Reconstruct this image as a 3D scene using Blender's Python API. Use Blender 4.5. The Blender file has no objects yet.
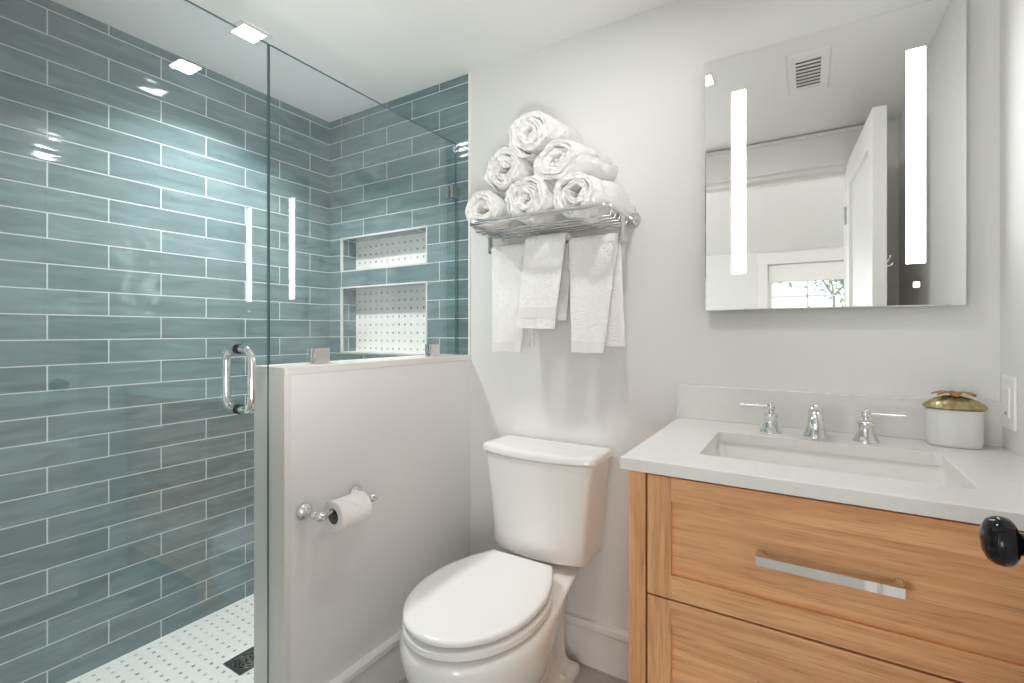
import bpy, bmesh, math, random
from mathutils import Vector, Matrix, noise

PI = math.pi
sc = bpy.context.scene
COL = sc.collection

# ------------------------------------------------------------------ camera
F_PX, W_PX = 478.0, 1024.0
YAW = math.atan(294 / 478)
cam_d = bpy.data.cameras.new('camera')
cam_d.sensor_fit = 'HORIZONTAL'
cam_d.sensor_width = 36.0
cam_d.lens = 36.0 * F_PX / W_PX
cam_d.shift_y = -10.0 / W_PX
cam_d.clip_start = 0.01
cam = bpy.data.objects.new('camera', cam_d)
COL.objects.link(cam)
cam.location = (0, 0, 1.15)
cam.rotation_euler = (PI / 2, 0, YAW)
sc.camera = cam

# ------------------------------------------------------------------ world, exposure, added fill lights
world = bpy.data.worlds.new('world')
sc.world = world
world.use_nodes = True
bg = world.node_tree.nodes['Background']
bg.inputs['Color'].default_value = (0.86, 0.93, 1.0, 1)
bg.inputs['Strength'].default_value = 1.6
vs = sc.view_settings
vs.view_transform = 'Standard'
vs.look = 'None'
vs.gamma = 1.0
vs.use_curve_mapping = False
vs.exposure = 0.42
sc.cycles.use_denoising = True
sc.cycles.max_bounces = 14
sc.cycles.diffuse_bounces = 8
sc.cycles.transparent_max_bounces = 24
sc.cycles.caustics_refractive = False
sc.cycles.caustics_reflective = False
sc.cycles.sample_clamp_indirect = 6.0

LED_E = 11.5
DOWNLIGHT_W = 2.6
SHOWER_W = 9.0
FILL_FAR_W = 18.5
FILL_DOORWAY_W = 3.5


def area_light(name, loc, rot, sx, sy, watts, col=(1, 1, 1)):
    d = bpy.data.lights.new(name, 'AREA')
    d.shape = 'RECTANGLE'
    d.size, d.size_y = sx, sy
    d.energy = watts
    d.color = col
    o = bpy.data.objects.new(name, d)
    COL.objects.link(o)
    o.location = loc
    o.rotation_euler = rot
    return o


# added fill lights at made-up, unseen openings in the bedroom's side and far walls
area_light('added_fill_side', (-3.47, -1.9, 1.25), (0, -PI / 2, 0), 1.5, 2.4, 32, (0.97, 0.98, 1.0))
area_light('added_fill_other_side', (3.47, -1.9, 1.25), (0, PI / 2, 0), 1.5, 2.4, 26, (0.97, 0.98, 1.0))
for gx in (-2.3, 2.0):
    g = area_light('added_fill_far', (gx, -4.2, 1.05), (PI / 2, 0, 0), 1.7, 1.9, FILL_FAR_W, (0.98, 0.99, 1.0))
    g.data.spread = math.radians(75)
# added soft fill behind the camera, aimed up through the doorway
dl = area_light('added_fill_doorway', (0.02, -0.24, 0.80), (0, 0, 0), 0.3, 0.3, FILL_DOORWAY_W, (0.99, 0.995, 1.0))
dl.rotation_euler = (Vector((-1.55, 0.90, 2.19)) - dl.location).to_track_quat('-Z', 'Y').to_euler()
dl.data.spread = math.radians(72)

# ------------------------------------------------------------------ materials
MATS = {}


def new_mat(name):
    m = bpy.data.materials.new(name)
    m.use_nodes = True
    nt = m.node_tree
    return m, nt, nt.nodes['Principled BSDF']


def srgb(r, g, b):
    f = lambda c: (c / 255 / 12.92) if c / 255 <= 0.04045 else ((c / 255 + 0.055) / 1.055) ** 2.4
    return (f(r), f(g), f(b), 1)


def N(nt, t, **kw):
    n = nt.nodes.new(t)
    for k, v in kw.items():
        setattr(n, k, v)
    return n


def L(nt, a, b):
    nt.links.new(a, b)


def math_node(nt, op, a, b=None, c=None):
    n = N(nt, 'ShaderNodeMath', operation=op)
    for i, v in enumerate((a, b, c)):
        if v is None:
            continue
        if isinstance(v, (int, float)):
            n.inputs[i].default_value = v
        else:
            L(nt, v, n.inputs[i])
    return n.outputs[0]


def mixc(nt, fac, a, b):
    n = N(nt, 'ShaderNodeMix', data_type='RGBA')
    for sock, v in ((n.inputs[0], fac), (n.inputs[6], a), (n.inputs[7], b)):
        if isinstance(v, (int, float)):
            sock.default_value = v
        elif isinstance(v, tuple):
            sock.default_value = v
        else:
            L(nt, v, sock)
    return n.outputs[2]


def simple(name, col, rough=0.5, metal=0.0, bump=0.0, bscale=200.0, var=0.0, vscale=3.0, coat=0.0, spec=0.5):
    m, nt, p = new_mat(name)
    p.inputs['Base Color'].default_value = col
    p.inputs['Roughness'].default_value = rough
    p.inputs['Metallic'].default_value = metal
    p.inputs['Coat Weight'].default_value = coat
    p.inputs['Specular IOR Level'].default_value = spec
    geo = N(nt, 'ShaderNodeTexCoord')
    if var:
        nz = N(nt, 'ShaderNodeTexNoise')
        nz.inputs['Scale'].default_value = vscale
        nz.inputs['Detail'].default_value = 4
        L(nt, geo.outputs['Object'], nz.inputs['Vector'])
        dk = tuple(c * (1 - var) for c in col[:3]) + (1,)
        L(nt, mixc(nt, nz.outputs['Fac'], dk, col), p.inputs['Base Color'])
    if bump:
        nz = N(nt, 'ShaderNodeTexNoise')
        nz.inputs['Scale'].default_value = bscale
        nz.inputs['Detail'].default_value = 3
        L(nt, geo.outputs['Object'], nz.inputs['Vector'])
        b = N(nt, 'ShaderNodeBump')
        b.inputs['Strength'].default_value = bump
        b.inputs['Distance'].default_value = 0.002
        L(nt, nz.outputs['Fac'], b.inputs['Height'])
        L(nt, b.outputs['Normal'], p.inputs['Normal'])
    MATS[name] = m
    return m


M_WALL = simple('wall_paint', srgb(229, 228, 226), 0.6, bump=0.04, bscale=260, spec=0.3)
M_CEIL = simple('ceiling_paint', srgb(243, 242, 240), 0.75, bump=0.03, bscale=200, spec=0.2)
M_TRIM = simple('trim_paint', srgb(236, 234, 230), 0.35, bump=0.015, bscale=90)
M_DOOR = simple('door_paint', srgb(240, 239, 236), 0.35, bump=0.015, bscale=90)
M_PORC = simple('white_porcelain', srgb(238, 236, 232), 0.06, bump=0.008, bscale=14, coat=0.3)
M_SEAT = simple('white_seat_plastic', srgb(240, 239, 236), 0.16, bump=0.008, bscale=14)
M_CHROME = simple('polished_chrome', (0.78, 0.78, 0.78, 1), 0.05, 1.0, bump=0.006, bscale=30)
M_CHROME_S = simple('satin_chrome', (0.74, 0.73, 0.71, 1), 0.22, 1.0, bump=0.01, bscale=80)
M_BLACK_GAP = simple('black_rubber', (0.012, 0.012, 0.012, 1), 0.45, bump=0.02)
M_BLACK = simple('black_glaze', (0.006, 0.006, 0.007, 1), 0.06, bump=0.006, bscale=20, spec=0.3)
M_WOVEN = simple('woven_cotton', srgb(232, 230, 226), 0.9, bump=0.15, bscale=500, spec=0.1)
M_DUCT = simple('vent_duct', srgb(120, 119, 117), 0.7, bump=0.02)
M_PAPER = simple('tissue_paper', srgb(244, 242, 239), 0.95, bump=0.25, bscale=320, spec=0.1)
M_CARD = simple('cardboard', srgb(150, 143, 134), 0.9, bump=0.1, bscale=150)
M_PLASTIC = simple('white_plastic', srgb(240, 239, 236), 0.3, bump=0.01)
M_CAB_IN = simple('cabinet_shadow_gap', srgb(58, 38, 26), 0.7, bump=0.05)
M_CAP = simple('quartz_cap', srgb(226, 223, 217), 0.25, var=0.04, vscale=120, bump=0.01)
M_BLIND = simple('roller_shade_cloth', srgb(240, 239, 234), 0.8, bump=0.1, bscale=500)
M_BARK = simple('tree_bark', srgb(172, 164, 154), 0.9, bump=0.6, bscale=30, var=0.4, vscale=8)
M_LEAF = simple('spring_leaves', srgb(186, 205, 158), 0.6, var=0.35, vscale=2, bump=0.05)
M_LAWN = simple('lawn', srgb(120, 150, 90), 0.9, var=0.4, vscale=3, bump=0.4, bscale=40)
M_BEDFLOOR = simple('bedroom_floorboards', srgb(168, 162, 155), 0.4, var=0.25, vscale=5, bump=0.04)
M_DRAIN = simple('drain_steel', (0.25, 0.245, 0.235, 1), 0.28, 1.0, bump=0.02)
M_PIT = simple('drain_pit', (0.01, 0.01, 0.01, 1), 0.6, bump=0.02)


def emit(name, col, strength):
    m, nt, p = new_mat(name)
    p.inputs['Base Color'].default_value = col
    p.inputs['Roughness'].default_value = 0.4
    p.inputs['Emission Color'].default_value = col
    p.inputs['Emission Strength'].default_value = strength
    return m


M_LED = emit('led_strip_light', (0.985, 0.99, 1.0, 1), LED_E)
M_LAMP = emit('downlight_lens', (1.0, 0.98, 0.95, 1), 30.0)
M_TOUCH = emit('touch_button_light', (1, 1, 1, 1), 2.5)


def thin_glass(name, tint, f0=0.04):
    m, nt, p = new_mat(name)
    nt.nodes.remove(p)
    out = nt.nodes['Material Output']
    tr = N(nt, 'ShaderNodeBsdfTransparent')
    tr.inputs['Color'].default_value = tint
    gl = N(nt, 'ShaderNodeBsdfGlossy')
    gl.inputs['Roughness'].default_value = 0.0
    gl.inputs['Color'].default_value = (1, 1, 1, 1)
    lw = N(nt, 'ShaderNodeLayerWeight')
    lw.inputs['Blend'].default_value = 0.5
    f5 = math_node(nt, 'POWER', lw.outputs['Facing'], 5.0)
    fr = math_node(nt, 'MULTIPLY_ADD', f5, 1 - f0, f0)
    mx = N(nt, 'ShaderNodeMixShader')
    L(nt, fr, mx.inputs['Fac'])
    L(nt, tr.outputs[0], mx.inputs[1])
    L(nt, gl.outputs[0], mx.inputs[2])
    L(nt, mx.outputs[0], out.inputs['Surface'])
    return m


M_GLASS = thin_glass('clear_shower_glass', (0.955, 0.977, 0.985, 1), 0.06)
M_PANE = thin_glass('window_glass', (0.98, 0.99, 0.99, 1))
M_GEDGE = simple('glass_cut_edge', srgb(84, 110, 108), 0.2, bump=0.01)


def mirror_mat():
    m, nt, p = new_mat('silvered_mirror')
    p.inputs['Base Color'].default_value = (0.88, 0.88, 0.875, 1)
    p.inputs['Metallic'].default_value = 1.0
    p.inputs['Roughness'].default_value = 0.0
    return m


M_MIRROR = mirror_mat()
M_FROST_MIRROR = simple('mirror_back_case', srgb(180, 180, 178), 0.35, 0.8, bump=0.01)


def tile_mat(name, off_x, off_y, base=(109, 132, 134), base2=(125, 147, 149)):
    """running-bond glazed subway tile; u along the wall, v up"""
    m, nt, p = new_mat(name)
    geo = N(nt, 'ShaderNodeNewGeometry')
    sp = N(nt, 'ShaderNodeSeparateXYZ')
    L(nt, geo.outputs['Position'], sp.inputs[0])
    sn = N(nt, 'ShaderNodeSeparateXYZ')
    L(nt, geo.outputs['True Normal'], sn.inputs[0])
    isx = math_node(nt, 'GREATER_THAN', math_node(nt, 'ABSOLUTE', sn.outputs['X']), 0.5)
    isz = math_node(nt, 'GREATER_THAN', math_node(nt, 'ABSOLUTE', sn.outputs['Z']), 0.5)
    ux = math_node(nt, 'SUBTRACT', sp.outputs['X'], off_x)
    uy = math_node(nt, 'SUBTRACT', sp.outputs['Y'], off_y)
    mu = N(nt, 'ShaderNodeMix', data_type='FLOAT')
    L(nt, isx, mu.inputs[0]); L(nt, ux, mu.inputs[2]); L(nt, uy, mu.inputs[3])
    v0 = math_node(nt, 'ADD', sp.outputs['Z'], 0.069)
    mv = N(nt, 'ShaderNodeMix', data_type='FLOAT')
    L(nt, isz, mv.inputs[0]); L(nt, v0, mv.inputs[2]); L(nt, uy, mv.inputs[3])
    u = math_node(nt, 'ADD', mu.outputs[0], 0.3095 * 20)
    cb = N(nt, 'ShaderNodeCombineXYZ')
    L(nt, u, cb.inputs[0]); L(nt, mv.outputs[0], cb.inputs[1])
    br = N(nt, 'ShaderNodeTexBrick')
    br.offset = 0.5; br.offset_frequency = 2
    br.inputs['Scale'].default_value = 1.0
    br.inputs['Brick Width'].default_value = 0.3095
    br.inputs['Row Height'].default_value = 0.0795
    br.inputs['Mortar Size'].default_value = 0.0020
    br.inputs['Mortar Smooth'].default_value = 0.15
    br.inputs['Bias'].default_value = -0.1
    br.inputs['Color1'].default_value = srgb(*base)
    br.inputs['Color2'].default_value = srgb(*base2)
    br.inputs['Mortar'].default_value = srgb(206, 211, 209)
    L(nt, cb.outputs[0], br.inputs['Vector'])
    # glaze mottling: soft streaks along each tile
    mp = N(nt, 'ShaderNodeMapping')
    mp.inputs['Scale'].default_value = (6, 34, 1)
    L(nt, cb.outputs[0], mp.inputs['Vector'])
    nz = N(nt, 'ShaderNodeTexNoise')
    nz.inputs['Scale'].default_value = 1.0
    nz.inputs['Detail'].default_value = 5
    nz.inputs['Distortion'].default_value = 0.6
    L(nt, mp.outputs[0], nz.inputs['Vector'])
    cr = N(nt, 'ShaderNodeMapRange')
    cr.inputs['From Min'].default_value = 0.3; cr.inputs['From Max'].default_value = 0.7
    cr.inputs['To Min'].default_value = 0.74; cr.inputs['To Max'].default_value = 1.14
    L(nt, nz.outputs['Fac'], cr.inputs['Value'])
    mul = N(nt, 'ShaderNodeMix', data_type='RGBA', blend_type='MULTIPLY')
    mul.inputs[0].default_value = 1.0
    L(nt, br.outputs['Color'], mul.inputs[6])
    gcol = N(nt, 'ShaderNodeCombineColor')
    for i in range(3):
        L(nt, cr.outputs[0], gcol.inputs[i])
    L(nt, gcol.outputs[0], mul.inputs[7])
    col = mixc(nt, br.outputs['Fac'], mul.outputs[2], srgb(206, 211, 209))
    L(nt, col, p.inputs['Base Color'])
    rg = math_node(nt, 'MULTIPLY_ADD', br.outputs['Fac'], 0.6, 0.07)
    L(nt, rg, p.inputs['Roughness'])
    p.inputs['Specular IOR Level'].default_value = 0.55
    # bump: recessed grout + hand-made surface undulation (different on each tile)
    mp2 = N(nt, 'ShaderNodeMapping')
    mp2.inputs['Scale'].default_value = (9, 30, 1)
    L(nt, cb.outputs[0], mp2.inputs['Vector'])
    n2 = N(nt, 'ShaderNodeTexNoise')
    n2.inputs['Scale'].default_value = 1.0
    n2.inputs['Detail'].default_value = 0.5
    L(nt, mp2.outputs[0], n2.inputs['Vector'])
    n3 = N(nt, 'ShaderNodeTexNoise')
    n3.inputs['Scale'].default_value = 34
    n3.inputs['Detail'].default_value = 0
    L(nt, cb.outputs[0], n3.inputs['Vector'])
    h = math_node(nt, 'MULTIPLY_ADD', n3.outputs['Fac'], 0.07, n2.outputs['Fac'])
    h = math_node(nt, 'MULTIPLY', h, 1.5)
    h = math_node(nt, 'MULTIPLY_ADD', br.outputs['Fac'], -1.0, h)
    b = N(nt, 'ShaderNodeBump')
    b.inputs['Strength'].default_value = 0.55
    b.inputs['Distance'].default_value = 0.0016
    L(nt, h, b.inputs['Height'])
    L(nt, b.outputs['Normal'], p.inputs['Normal'])
    return m


M_TILE = tile_mat('teal_subway_tile', -1.775, 0.511)


def mosaic_mat(name, axis, o1, o2, pitch=0.0385):
    """white marble mosaic with small grey dots on a square grid"""
    m, nt, p = new_mat(name)
    geo = N(nt, 'ShaderNodeNewGeometry')
    sp = N(nt, 'ShaderNodeSeparateXYZ')
    L(nt, geo.outputs['Position'], sp.inputs[0])
    a = math_node(nt, 'DIVIDE', math_node(nt, 'SUBTRACT', sp.outputs['X'], o1), pitch)
    b = math_node(nt, 'DIVIDE', math_node(nt, 'SUBTRACT', sp.outputs[axis], o2), pitch)
    ca, cb_ = math_node(nt, 'ROUND', a), math_node(nt, 'ROUND', b)
    da = math_node(nt, 'ABSOLUTE', math_node(nt, 'SUBTRACT', a, ca))
    db = math_node(nt, 'ABSOLUTE', math_node(nt, 'SUBTRACT', b, cb_))
    mxd = math_node(nt, 'MAXIMUM', da, db)
    dot = math_node(nt, 'LESS_THAN', mxd, 0.125)
    cell = N(nt, 'ShaderNodeCombineXYZ')
    L(nt, ca, cell.inputs[0]); L(nt, cb_, cell.inputs[1])
    wn = N(nt, 'ShaderNodeTexWhiteNoise', noise_dimensions='2D')
    L(nt, cell.outputs[0], wn.inputs['Vector'])
    dcol = mixc(nt, wn.outputs['Value'], srgb(112, 112, 111), srgb(206, 204, 200))
    # basket-weave grout: rectangles run past the dots alternately
    chk = math_node(nt, 'MODULO', math_node(nt, 'ABSOLUTE', math_node(nt, 'ADD', ca, cb_)), 2.0)
    g = N(nt, 'ShaderNodeMix', data_type='FLOAT')
    L(nt, chk, g.inputs[0])
    L(nt, math_node(nt, 'ABSOLUTE', math_node(nt, 'SUBTRACT', da, 0.16)), g.inputs[2])
    L(nt, math_node(nt, 'ABSOLUTE', math_node(nt, 'SUBTRACT', db, 0.16)), g.inputs[3])
    edge = math_node(nt, 'LESS_THAN', g.outputs[0], 0.018)
    nz = N(nt, 'ShaderNodeTexNoise')
    nz.inputs['Scale'].default_value = 14
    nz.inputs['Detail'].default_value = 5
    nz.inputs['Distortion'].default_value = 1.5
    L(nt, geo.outputs['Position'], nz.inputs['Vector'])
    marble = mixc(nt, nz.outputs['Fac'], srgb(250, 249, 246), srgb(236, 234, 230))
    c1 = mixc(nt, edge, marble, srgb(232, 230, 226))
    L(nt, mixc(nt, dot, c1, dcol), p.inputs['Base Color'])
    p.inputs['Roughness'].default_value = 0.32
    bp = N(nt, 'ShaderNodeBump')
    bp.inputs['Strength'].default_value = 0.3
    bp.inputs['Distance'].default_value = 0.001
    L(nt, math_node(nt, 'SUBTRACT', 1.0, edge), bp.inputs['Height'])
    L(nt, bp.outputs['Normal'], p.inputs['Normal'])
    return m


M_MOS_FLOOR = mosaic_mat('marble_mosaic_floor', 'Y', -1.984, 0.8455)
M_MOS_NICHE = mosaic_mat('marble_mosaic_niche', 'Z', -1.903, 1.183)


def floor_mat():
    m, nt, p = new_mat('grey_floor_tile')
    tc = N(nt, 'ShaderNodeTexCoord')
    br = N(nt, 'ShaderNodeTexBrick')
    br.offset = 0.5
    br.inputs['Scale'].default_value = 1.0
    br.inputs['Brick Width'].default_value = 0.61
    br.inputs['Row Height'].default_value = 0.305
    br.inputs['Mortar Size'].default_value = 0.002
    br.inputs['Color1'].default_value = srgb(166, 164, 160)
    br.inputs['Color2'].default_value = srgb(173, 171, 167)
    br.inputs['Mortar'].default_value = srgb(146, 143, 138)
    L(nt, tc.outputs['Object'], br.inputs['Vector'])
    nz = N(nt, 'ShaderNodeTexNoise')
    nz.inputs['Scale'].default_value = 9; nz.inputs['Detail'].default_value = 8
    L(nt, tc.outputs['Object'], nz.inputs['Vector'])
    mul = N(nt, 'ShaderNodeMix', data_type='RGBA', blend_type='OVERLAY')
    mul.inputs[0].default_value = 0.25
    L(nt, br.outputs['Color'], mul.inputs[6]); L(nt, nz.outputs['Fac'], mul.inputs[7])
    L(nt, mul.outputs[2], p.inputs['Base Color'])
    p.inputs['Roughness'].default_value = 0.45
    return m


M_FLOOR = floor_mat()


def quartz_mat():
    m, nt, p = new_mat('white_quartz')
    tc = N(nt, 'ShaderNodeTexCoord')
    vo = N(nt, 'ShaderNodeTexVoronoi')
    vo.inputs['Scale'].default_value = 420
    L(nt, tc.outputs['Object'], vo.inputs['Vector'])
    lt = math_node(nt, 'LESS_THAN', vo.outputs['Distance'], 0.22)
    sep = N(nt, 'ShaderNodeSeparateColor')
    L(nt, vo.outputs['Color'], sep.inputs[0])
    pick = math_node(nt, 'GREATER_THAN', sep.outputs[0], 0.72)
    fl = math_node(nt, 'MULTIPLY', math_node(nt, 'MULTIPLY', lt, pick), 0.5)
    nz = N(nt, 'ShaderNodeTexNoise')
    nz.inputs['Scale'].default_value = 60; nz.inputs['Detail'].default_value = 6
    L(nt, tc.outputs['Object'], nz.inputs['Vector'])
    base = mixc(nt, nz.outputs['Fac'], srgb(233, 231, 227), srgb(224, 222, 217))
    L(nt, mixc(nt, fl, base, srgb(176, 172, 164)), p.inputs['Base Color'])
    p.inputs['Roughness'].default_value = 0.22
    return m


M_QUARTZ = quartz_mat()


def oak_mat(name, axis):
    """straight-grained oak, the grain runs along `axis`"""
    m, nt, p = new_mat(name)
    tc = N(nt, 'ShaderNodeTexCoord')
    oi = N(nt, 'ShaderNodeObjectInfo')
    mp = N(nt, 'ShaderNodeMapping')
    s = [70.0, 70.0, 70.0]
    s[axis] = 4.5
    mp.inputs['Scale'].default_value = s
    L(nt, tc.outputs['Object'], mp.inputs['Vector'])
    n1 = N(nt, 'ShaderNodeTexNoise')
    n1.inputs['Scale'].default_value = 1.0; n1.inputs['Detail'].default_value = 6
    n1.inputs['Distortion'].default_value = 0.35
    L(nt, mp.outputs[0], n1.inputs['Vector'])
    mp2 = N(nt, 'ShaderNodeMapping')
    s2 = [420.0, 420.0, 420.0]
    s2[axis] = 14.0
    mp2.inputs['Scale'].default_value = s2
    L(nt, tc.outputs['Object'], mp2.inputs['Vector'])
    n2 = N(nt, 'ShaderNodeTexNoise')
    n2.inputs['Scale'].default_value = 1.0; n2.inputs['Detail'].default_value = 3
    L(nt, mp2.outputs[0], n2.inputs['Vector'])
    mp3 = N(nt, 'ShaderNodeMapping')
    s3 = [9.0, 9.0, 9.0]
    s3[axis] = 0.9
    mp3.inputs['Scale'].default_value = s3
    L(nt, tc.outputs['Object'], mp3.inputs['Vector'])
    n3 = N(nt, 'ShaderNodeTexNoise')
    n3.inputs['Scale'].default_value = 1.0; n3.inputs['Detail'].default_value = 3
    L(nt, mp3.outputs[0], n3.inputs['Vector'])
    cr = N(nt, 'ShaderNodeValToRGB')
    e = cr.color_ramp.elements
    e[0].position = 0.28; e[0].color = srgb(208, 146, 98)
    e[1].position = 0.72; e[1].color = srgb(238, 182, 132)
    mid = e.new(0.5); mid.color = srgb(222, 164, 115)
    L(nt, n1.outputs['Fac'], cr.inputs['Fac'])
    pores = N(nt, 'ShaderNodeMapRange')
    pores.inputs['From Min'].default_value = 0.34; pores.inputs['From Max'].default_value = 0.46
    pores.inputs['To Min'].default_value = 0.78; pores.inputs['To Max'].default_value = 1.0
    L(nt, n2.outputs['Fac'], pores.inputs['Value'])
    broad = N(nt, 'ShaderNodeMapRange')
    broad.inputs['From Min'].default_value = 0.3; broad.inputs['From Max'].default_value = 0.7
    broad.inputs['To Min'].default_value = 0.92; broad.inputs['To Max'].default_value = 1.05
    L(nt, n3.outputs['Fac'], broad.inputs['Value'])
    k = math_node(nt, 'MULTIPLY', pores.outputs[0], broad.outputs[0])
    g = N(nt, 'ShaderNodeCombineColor')
    for i in range(3):
        L(nt, k, g.inputs[i])
    mul = N(nt, 'ShaderNodeMix', data_type='RGBA', blend_type='MULTIPLY')
    mul.inputs[0].default_value = 1.0
    L(nt, cr.outputs[0], mul.inputs[6]); L(nt, g.outputs[0], mul.inputs[7])
    L(nt, mul.outputs[2], p.inputs['Base Color'])
    p.inputs['Roughness'].default_value = 0.5
    b = N(nt, 'ShaderNodeBump')
    b.inputs['Strength'].default_value = 0.25
    b.inputs['Distance'].default_value = 0.0008
    L(nt, n2.outputs['Fac'], b.inputs['Height'])
    L(nt, b.outputs['Normal'], p.inputs['Normal'])
    return m


M_OAK_X = oak_mat('oak_grain_across', 0)
M_OAK_Z = oak_mat('oak_grain_upright', 2)


def towel_mat(name, swirl):
    m, nt, p = new_mat(name)
    tc = N(nt, 'ShaderNodeTexCoord')
    p.inputs['Base Color'].default_value = srgb(243, 241, 238)
    p.inputs['Roughness'].default_value = 0.95
    p.inputs['Specular IOR Level'].default_value = 0.1
    p.inputs['Sheen Weight'].default_value = 0.25
    nz = N(nt, 'ShaderNodeTexNoise')
    nz.inputs['Scale'].default_value = 230
    nz.inputs['Detail'].default_value = 4
    L(nt, tc.outputs['Object'], nz.inputs['Vector'])
    h = math_node(nt, 'MULTIPLY', nz.outputs['Fac'], 0.55 if swirl else 1.0)
    if swirl:
        mp = N(nt, 'ShaderNodeMapping')
        mp.inputs['Scale'].default_value = (1, 0.02, 1)
        L(nt, tc.outputs['Object'], mp.inputs['Vector'])
        dn = N(nt, 'ShaderNodeTexNoise')
        dn.inputs['Scale'].default_value = 30
        L(nt, mp.outputs[0], dn.inputs['Vector'])
        vm = N(nt, 'ShaderNodeVectorMath', operation='MULTIPLY_ADD')
        vm.inputs[1].default_value = (0.05, 0.0, 0.05)
        L(nt, dn.outputs['Color'], vm.inputs[0]); L(nt, mp.outputs[0], vm.inputs[2])
        vo = N(nt, 'ShaderNodeTexVoronoi')
        vo.inputs['Scale'].default_value = 30
        L(nt, vm.outputs[0], vo.inputs['Vector'])
        rings = math_node(nt, 'SINE', math_node(nt, 'MULTIPLY', vo.outputs['Distance'], 26.0))
        h = math_node(nt, 'MULTIPLY_ADD', rings, 0.34, h)
    b = N(nt, 'ShaderNodeBump')
    b.inputs['Strength'].default_value = 0.6 if swirl else 0.7
    b.inputs['Distance'].default_value = 0.0026 if swirl else 0.006
    L(nt, h, b.inputs['Height'])
    L(nt, b.outputs['Normal'], p.inputs['Normal'])
    return m


M_TOWEL = towel_mat('terry_cotton', False)
M_TOWEL_SW = towel_mat('embossed_terry_cotton', True)


def jar_mats():
    m, nt, p = new_mat('frosted_glass')
    p.inputs['Base Color'].default_value = srgb(248, 247, 245)
    p.inputs['Roughness'].default_value = 0.42
    p.inputs['Transmission Weight'].default_value = 0.25
    p.inputs['IOR'].default_value = 1.3
    g, nt, p = new_mat('gold_mercury_glass')
    tc = N(nt, 'ShaderNodeTexCoord')
    nz = N(nt, 'ShaderNodeTexVoronoi')
    nz.inputs['Scale'].default_value = 90
    L(nt, tc.outputs['Object'], nz.inputs['Vector'])
    L(nt, mixc(nt, nz.outputs['Distance'], srgb(196, 182, 138), srgb(150, 130, 82)), p.inputs['Base Color'])
    p.inputs['Metallic'].default_value = 0.6
    p.inputs['Roughness'].default_value = 0.22
    b = N(nt, 'ShaderNodeBump')
    b.inputs['Strength'].default_value = 0.8
    b.inputs['Distance'].default_value = 0.002
    L(nt, nz.outputs['Distance'], b.inputs['Height'])
    L(nt, b.outputs['Normal'], p.inputs['Normal'])
    return m, g


M_FROST, M_GOLD = jar_mats()
M_BRONZE = simple('antique_gold_metal', srgb(205, 160, 100), 0.3, 1.0, bump=0.2, bscale=120, var=0.4, vscale=60)

# ------------------------------------------------------------------ geometry helpers
OFF = {}


def obj(name, bm, mat, parent=None, smooth=False, auto=None):
    """link bm (in world coordinates) as ONE mesh object under parent"""
    off = OFF.get(parent.name, Vector((0, 0, 0))) if parent else Vector((0, 0, 0))
    bmesh.ops.recalc_face_normals(bm, faces=bm.faces)
    if off.length:
        bmesh.ops.translate(bm, verts=bm.verts, vec=-off)
    me = bpy.data.meshes.new(name)
    bm.to_mesh(me)
    bm.free()
    for mm in (mat if isinstance(mat, (list, tuple)) else [mat]):
        me.materials.append(mm)
    if smooth:
        for p in me.polygons:
            p.use_smooth = True
        if auto is not None:
            me.set_sharp_from_angle(angle=math.radians(auto))
    o = bpy.data.objects.new(name, me)
    COL.objects.link(o)
    if parent:
        o.parent = parent
        OFF[o.name] = off
    return o


def tag(o, label, cat, group=None):
    o['label'] = label
    o['category'] = cat
    if group:
        o['group'] = group
    return o


def thing(name, label, cat, loc, group=None):
    o = bpy.data.objects.new(name, None)
    o.empty_display_size = 0.05
    COL.objects.link(o)
    o.location = loc
    OFF[o.name] = Vector(loc)
    return tag(o, label, cat, group)


def struct(name, bm, mat, parent=None, label=None, smooth=False, auto=None):
    o = obj(name, bm, mat, parent, smooth, auto)
    if parent is None:
        o['kind'] = 'structure'
        o['label'] = label
        o['category'] = 'room'
    return o


def B(*boxes):
    bm = bmesh.new()
    for b in boxes:
        add_box(bm, *b)
    return bm


def add_box(bm, x0, x1, y0, y1, z0, z1, bev=0.0, mi=0, seg=2):
    vs = [bm.verts.new((x, y, z)) for x in (x0, x1) for y in (y0, y1) for z in (z0, z1)]
    q = [(0, 1, 3, 2), (4, 6, 7, 5), (0, 4, 5, 1), (2, 3, 7, 6), (0, 2, 6, 4), (1, 5, 7, 3)]
    fs = [bm.faces.new([vs[i] for i in f]) for f in q]
    for f in fs:
        f.material_index = mi
    bmesh.ops.recalc_face_normals(bm, faces=fs)
    if bev > 0:
        es = list({e for f in fs for e in f.edges})
        r = bmesh.ops.bevel(bm, geom=es, offset=bev, segments=seg, profile=0.5, affect='EDGES')
        for f in r['faces']:
            f.material_index = mi
    return vs


def loft(bm, rings, cap=True, mi=0, closed=True):
    vr = [[bm.verts.new(p) for p in r] for r in rings]
    n = len(vr[0])
    rng = range(n) if closed else range(n - 1)
    for a, b in zip(vr[:-1], vr[1:]):
        for i in rng:
            j = (i + 1) % n
            f = bm.faces.new((a[i], a[j], b[j], b[i]))
            f.material_index = mi
    if cap:
        for r in (vr[0], vr[-1]):
            f = bm.faces.new(r)
            f.material_index = mi
    return vr


def add_lathe(bm, prof, origin, axis=(0, 0, 1), n=24, mi=0, sx=1.0, sy=1.0):
    """prof: list of (radius, height along axis)"""
    q = Vector((0, 0, 1)).rotation_difference(Vector(axis).normalized())
    o = Vector(origin)
    rings = []
    for r, h in prof:
        r = max(r, 0.0003)
        rings.append([o + q @ Vector((r * sx * math.cos(2 * PI * i / n), r * sy * math.sin(2 * PI * i / n), h)) for i in range(n)])
    loft(bm, rings, True, mi)


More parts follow.
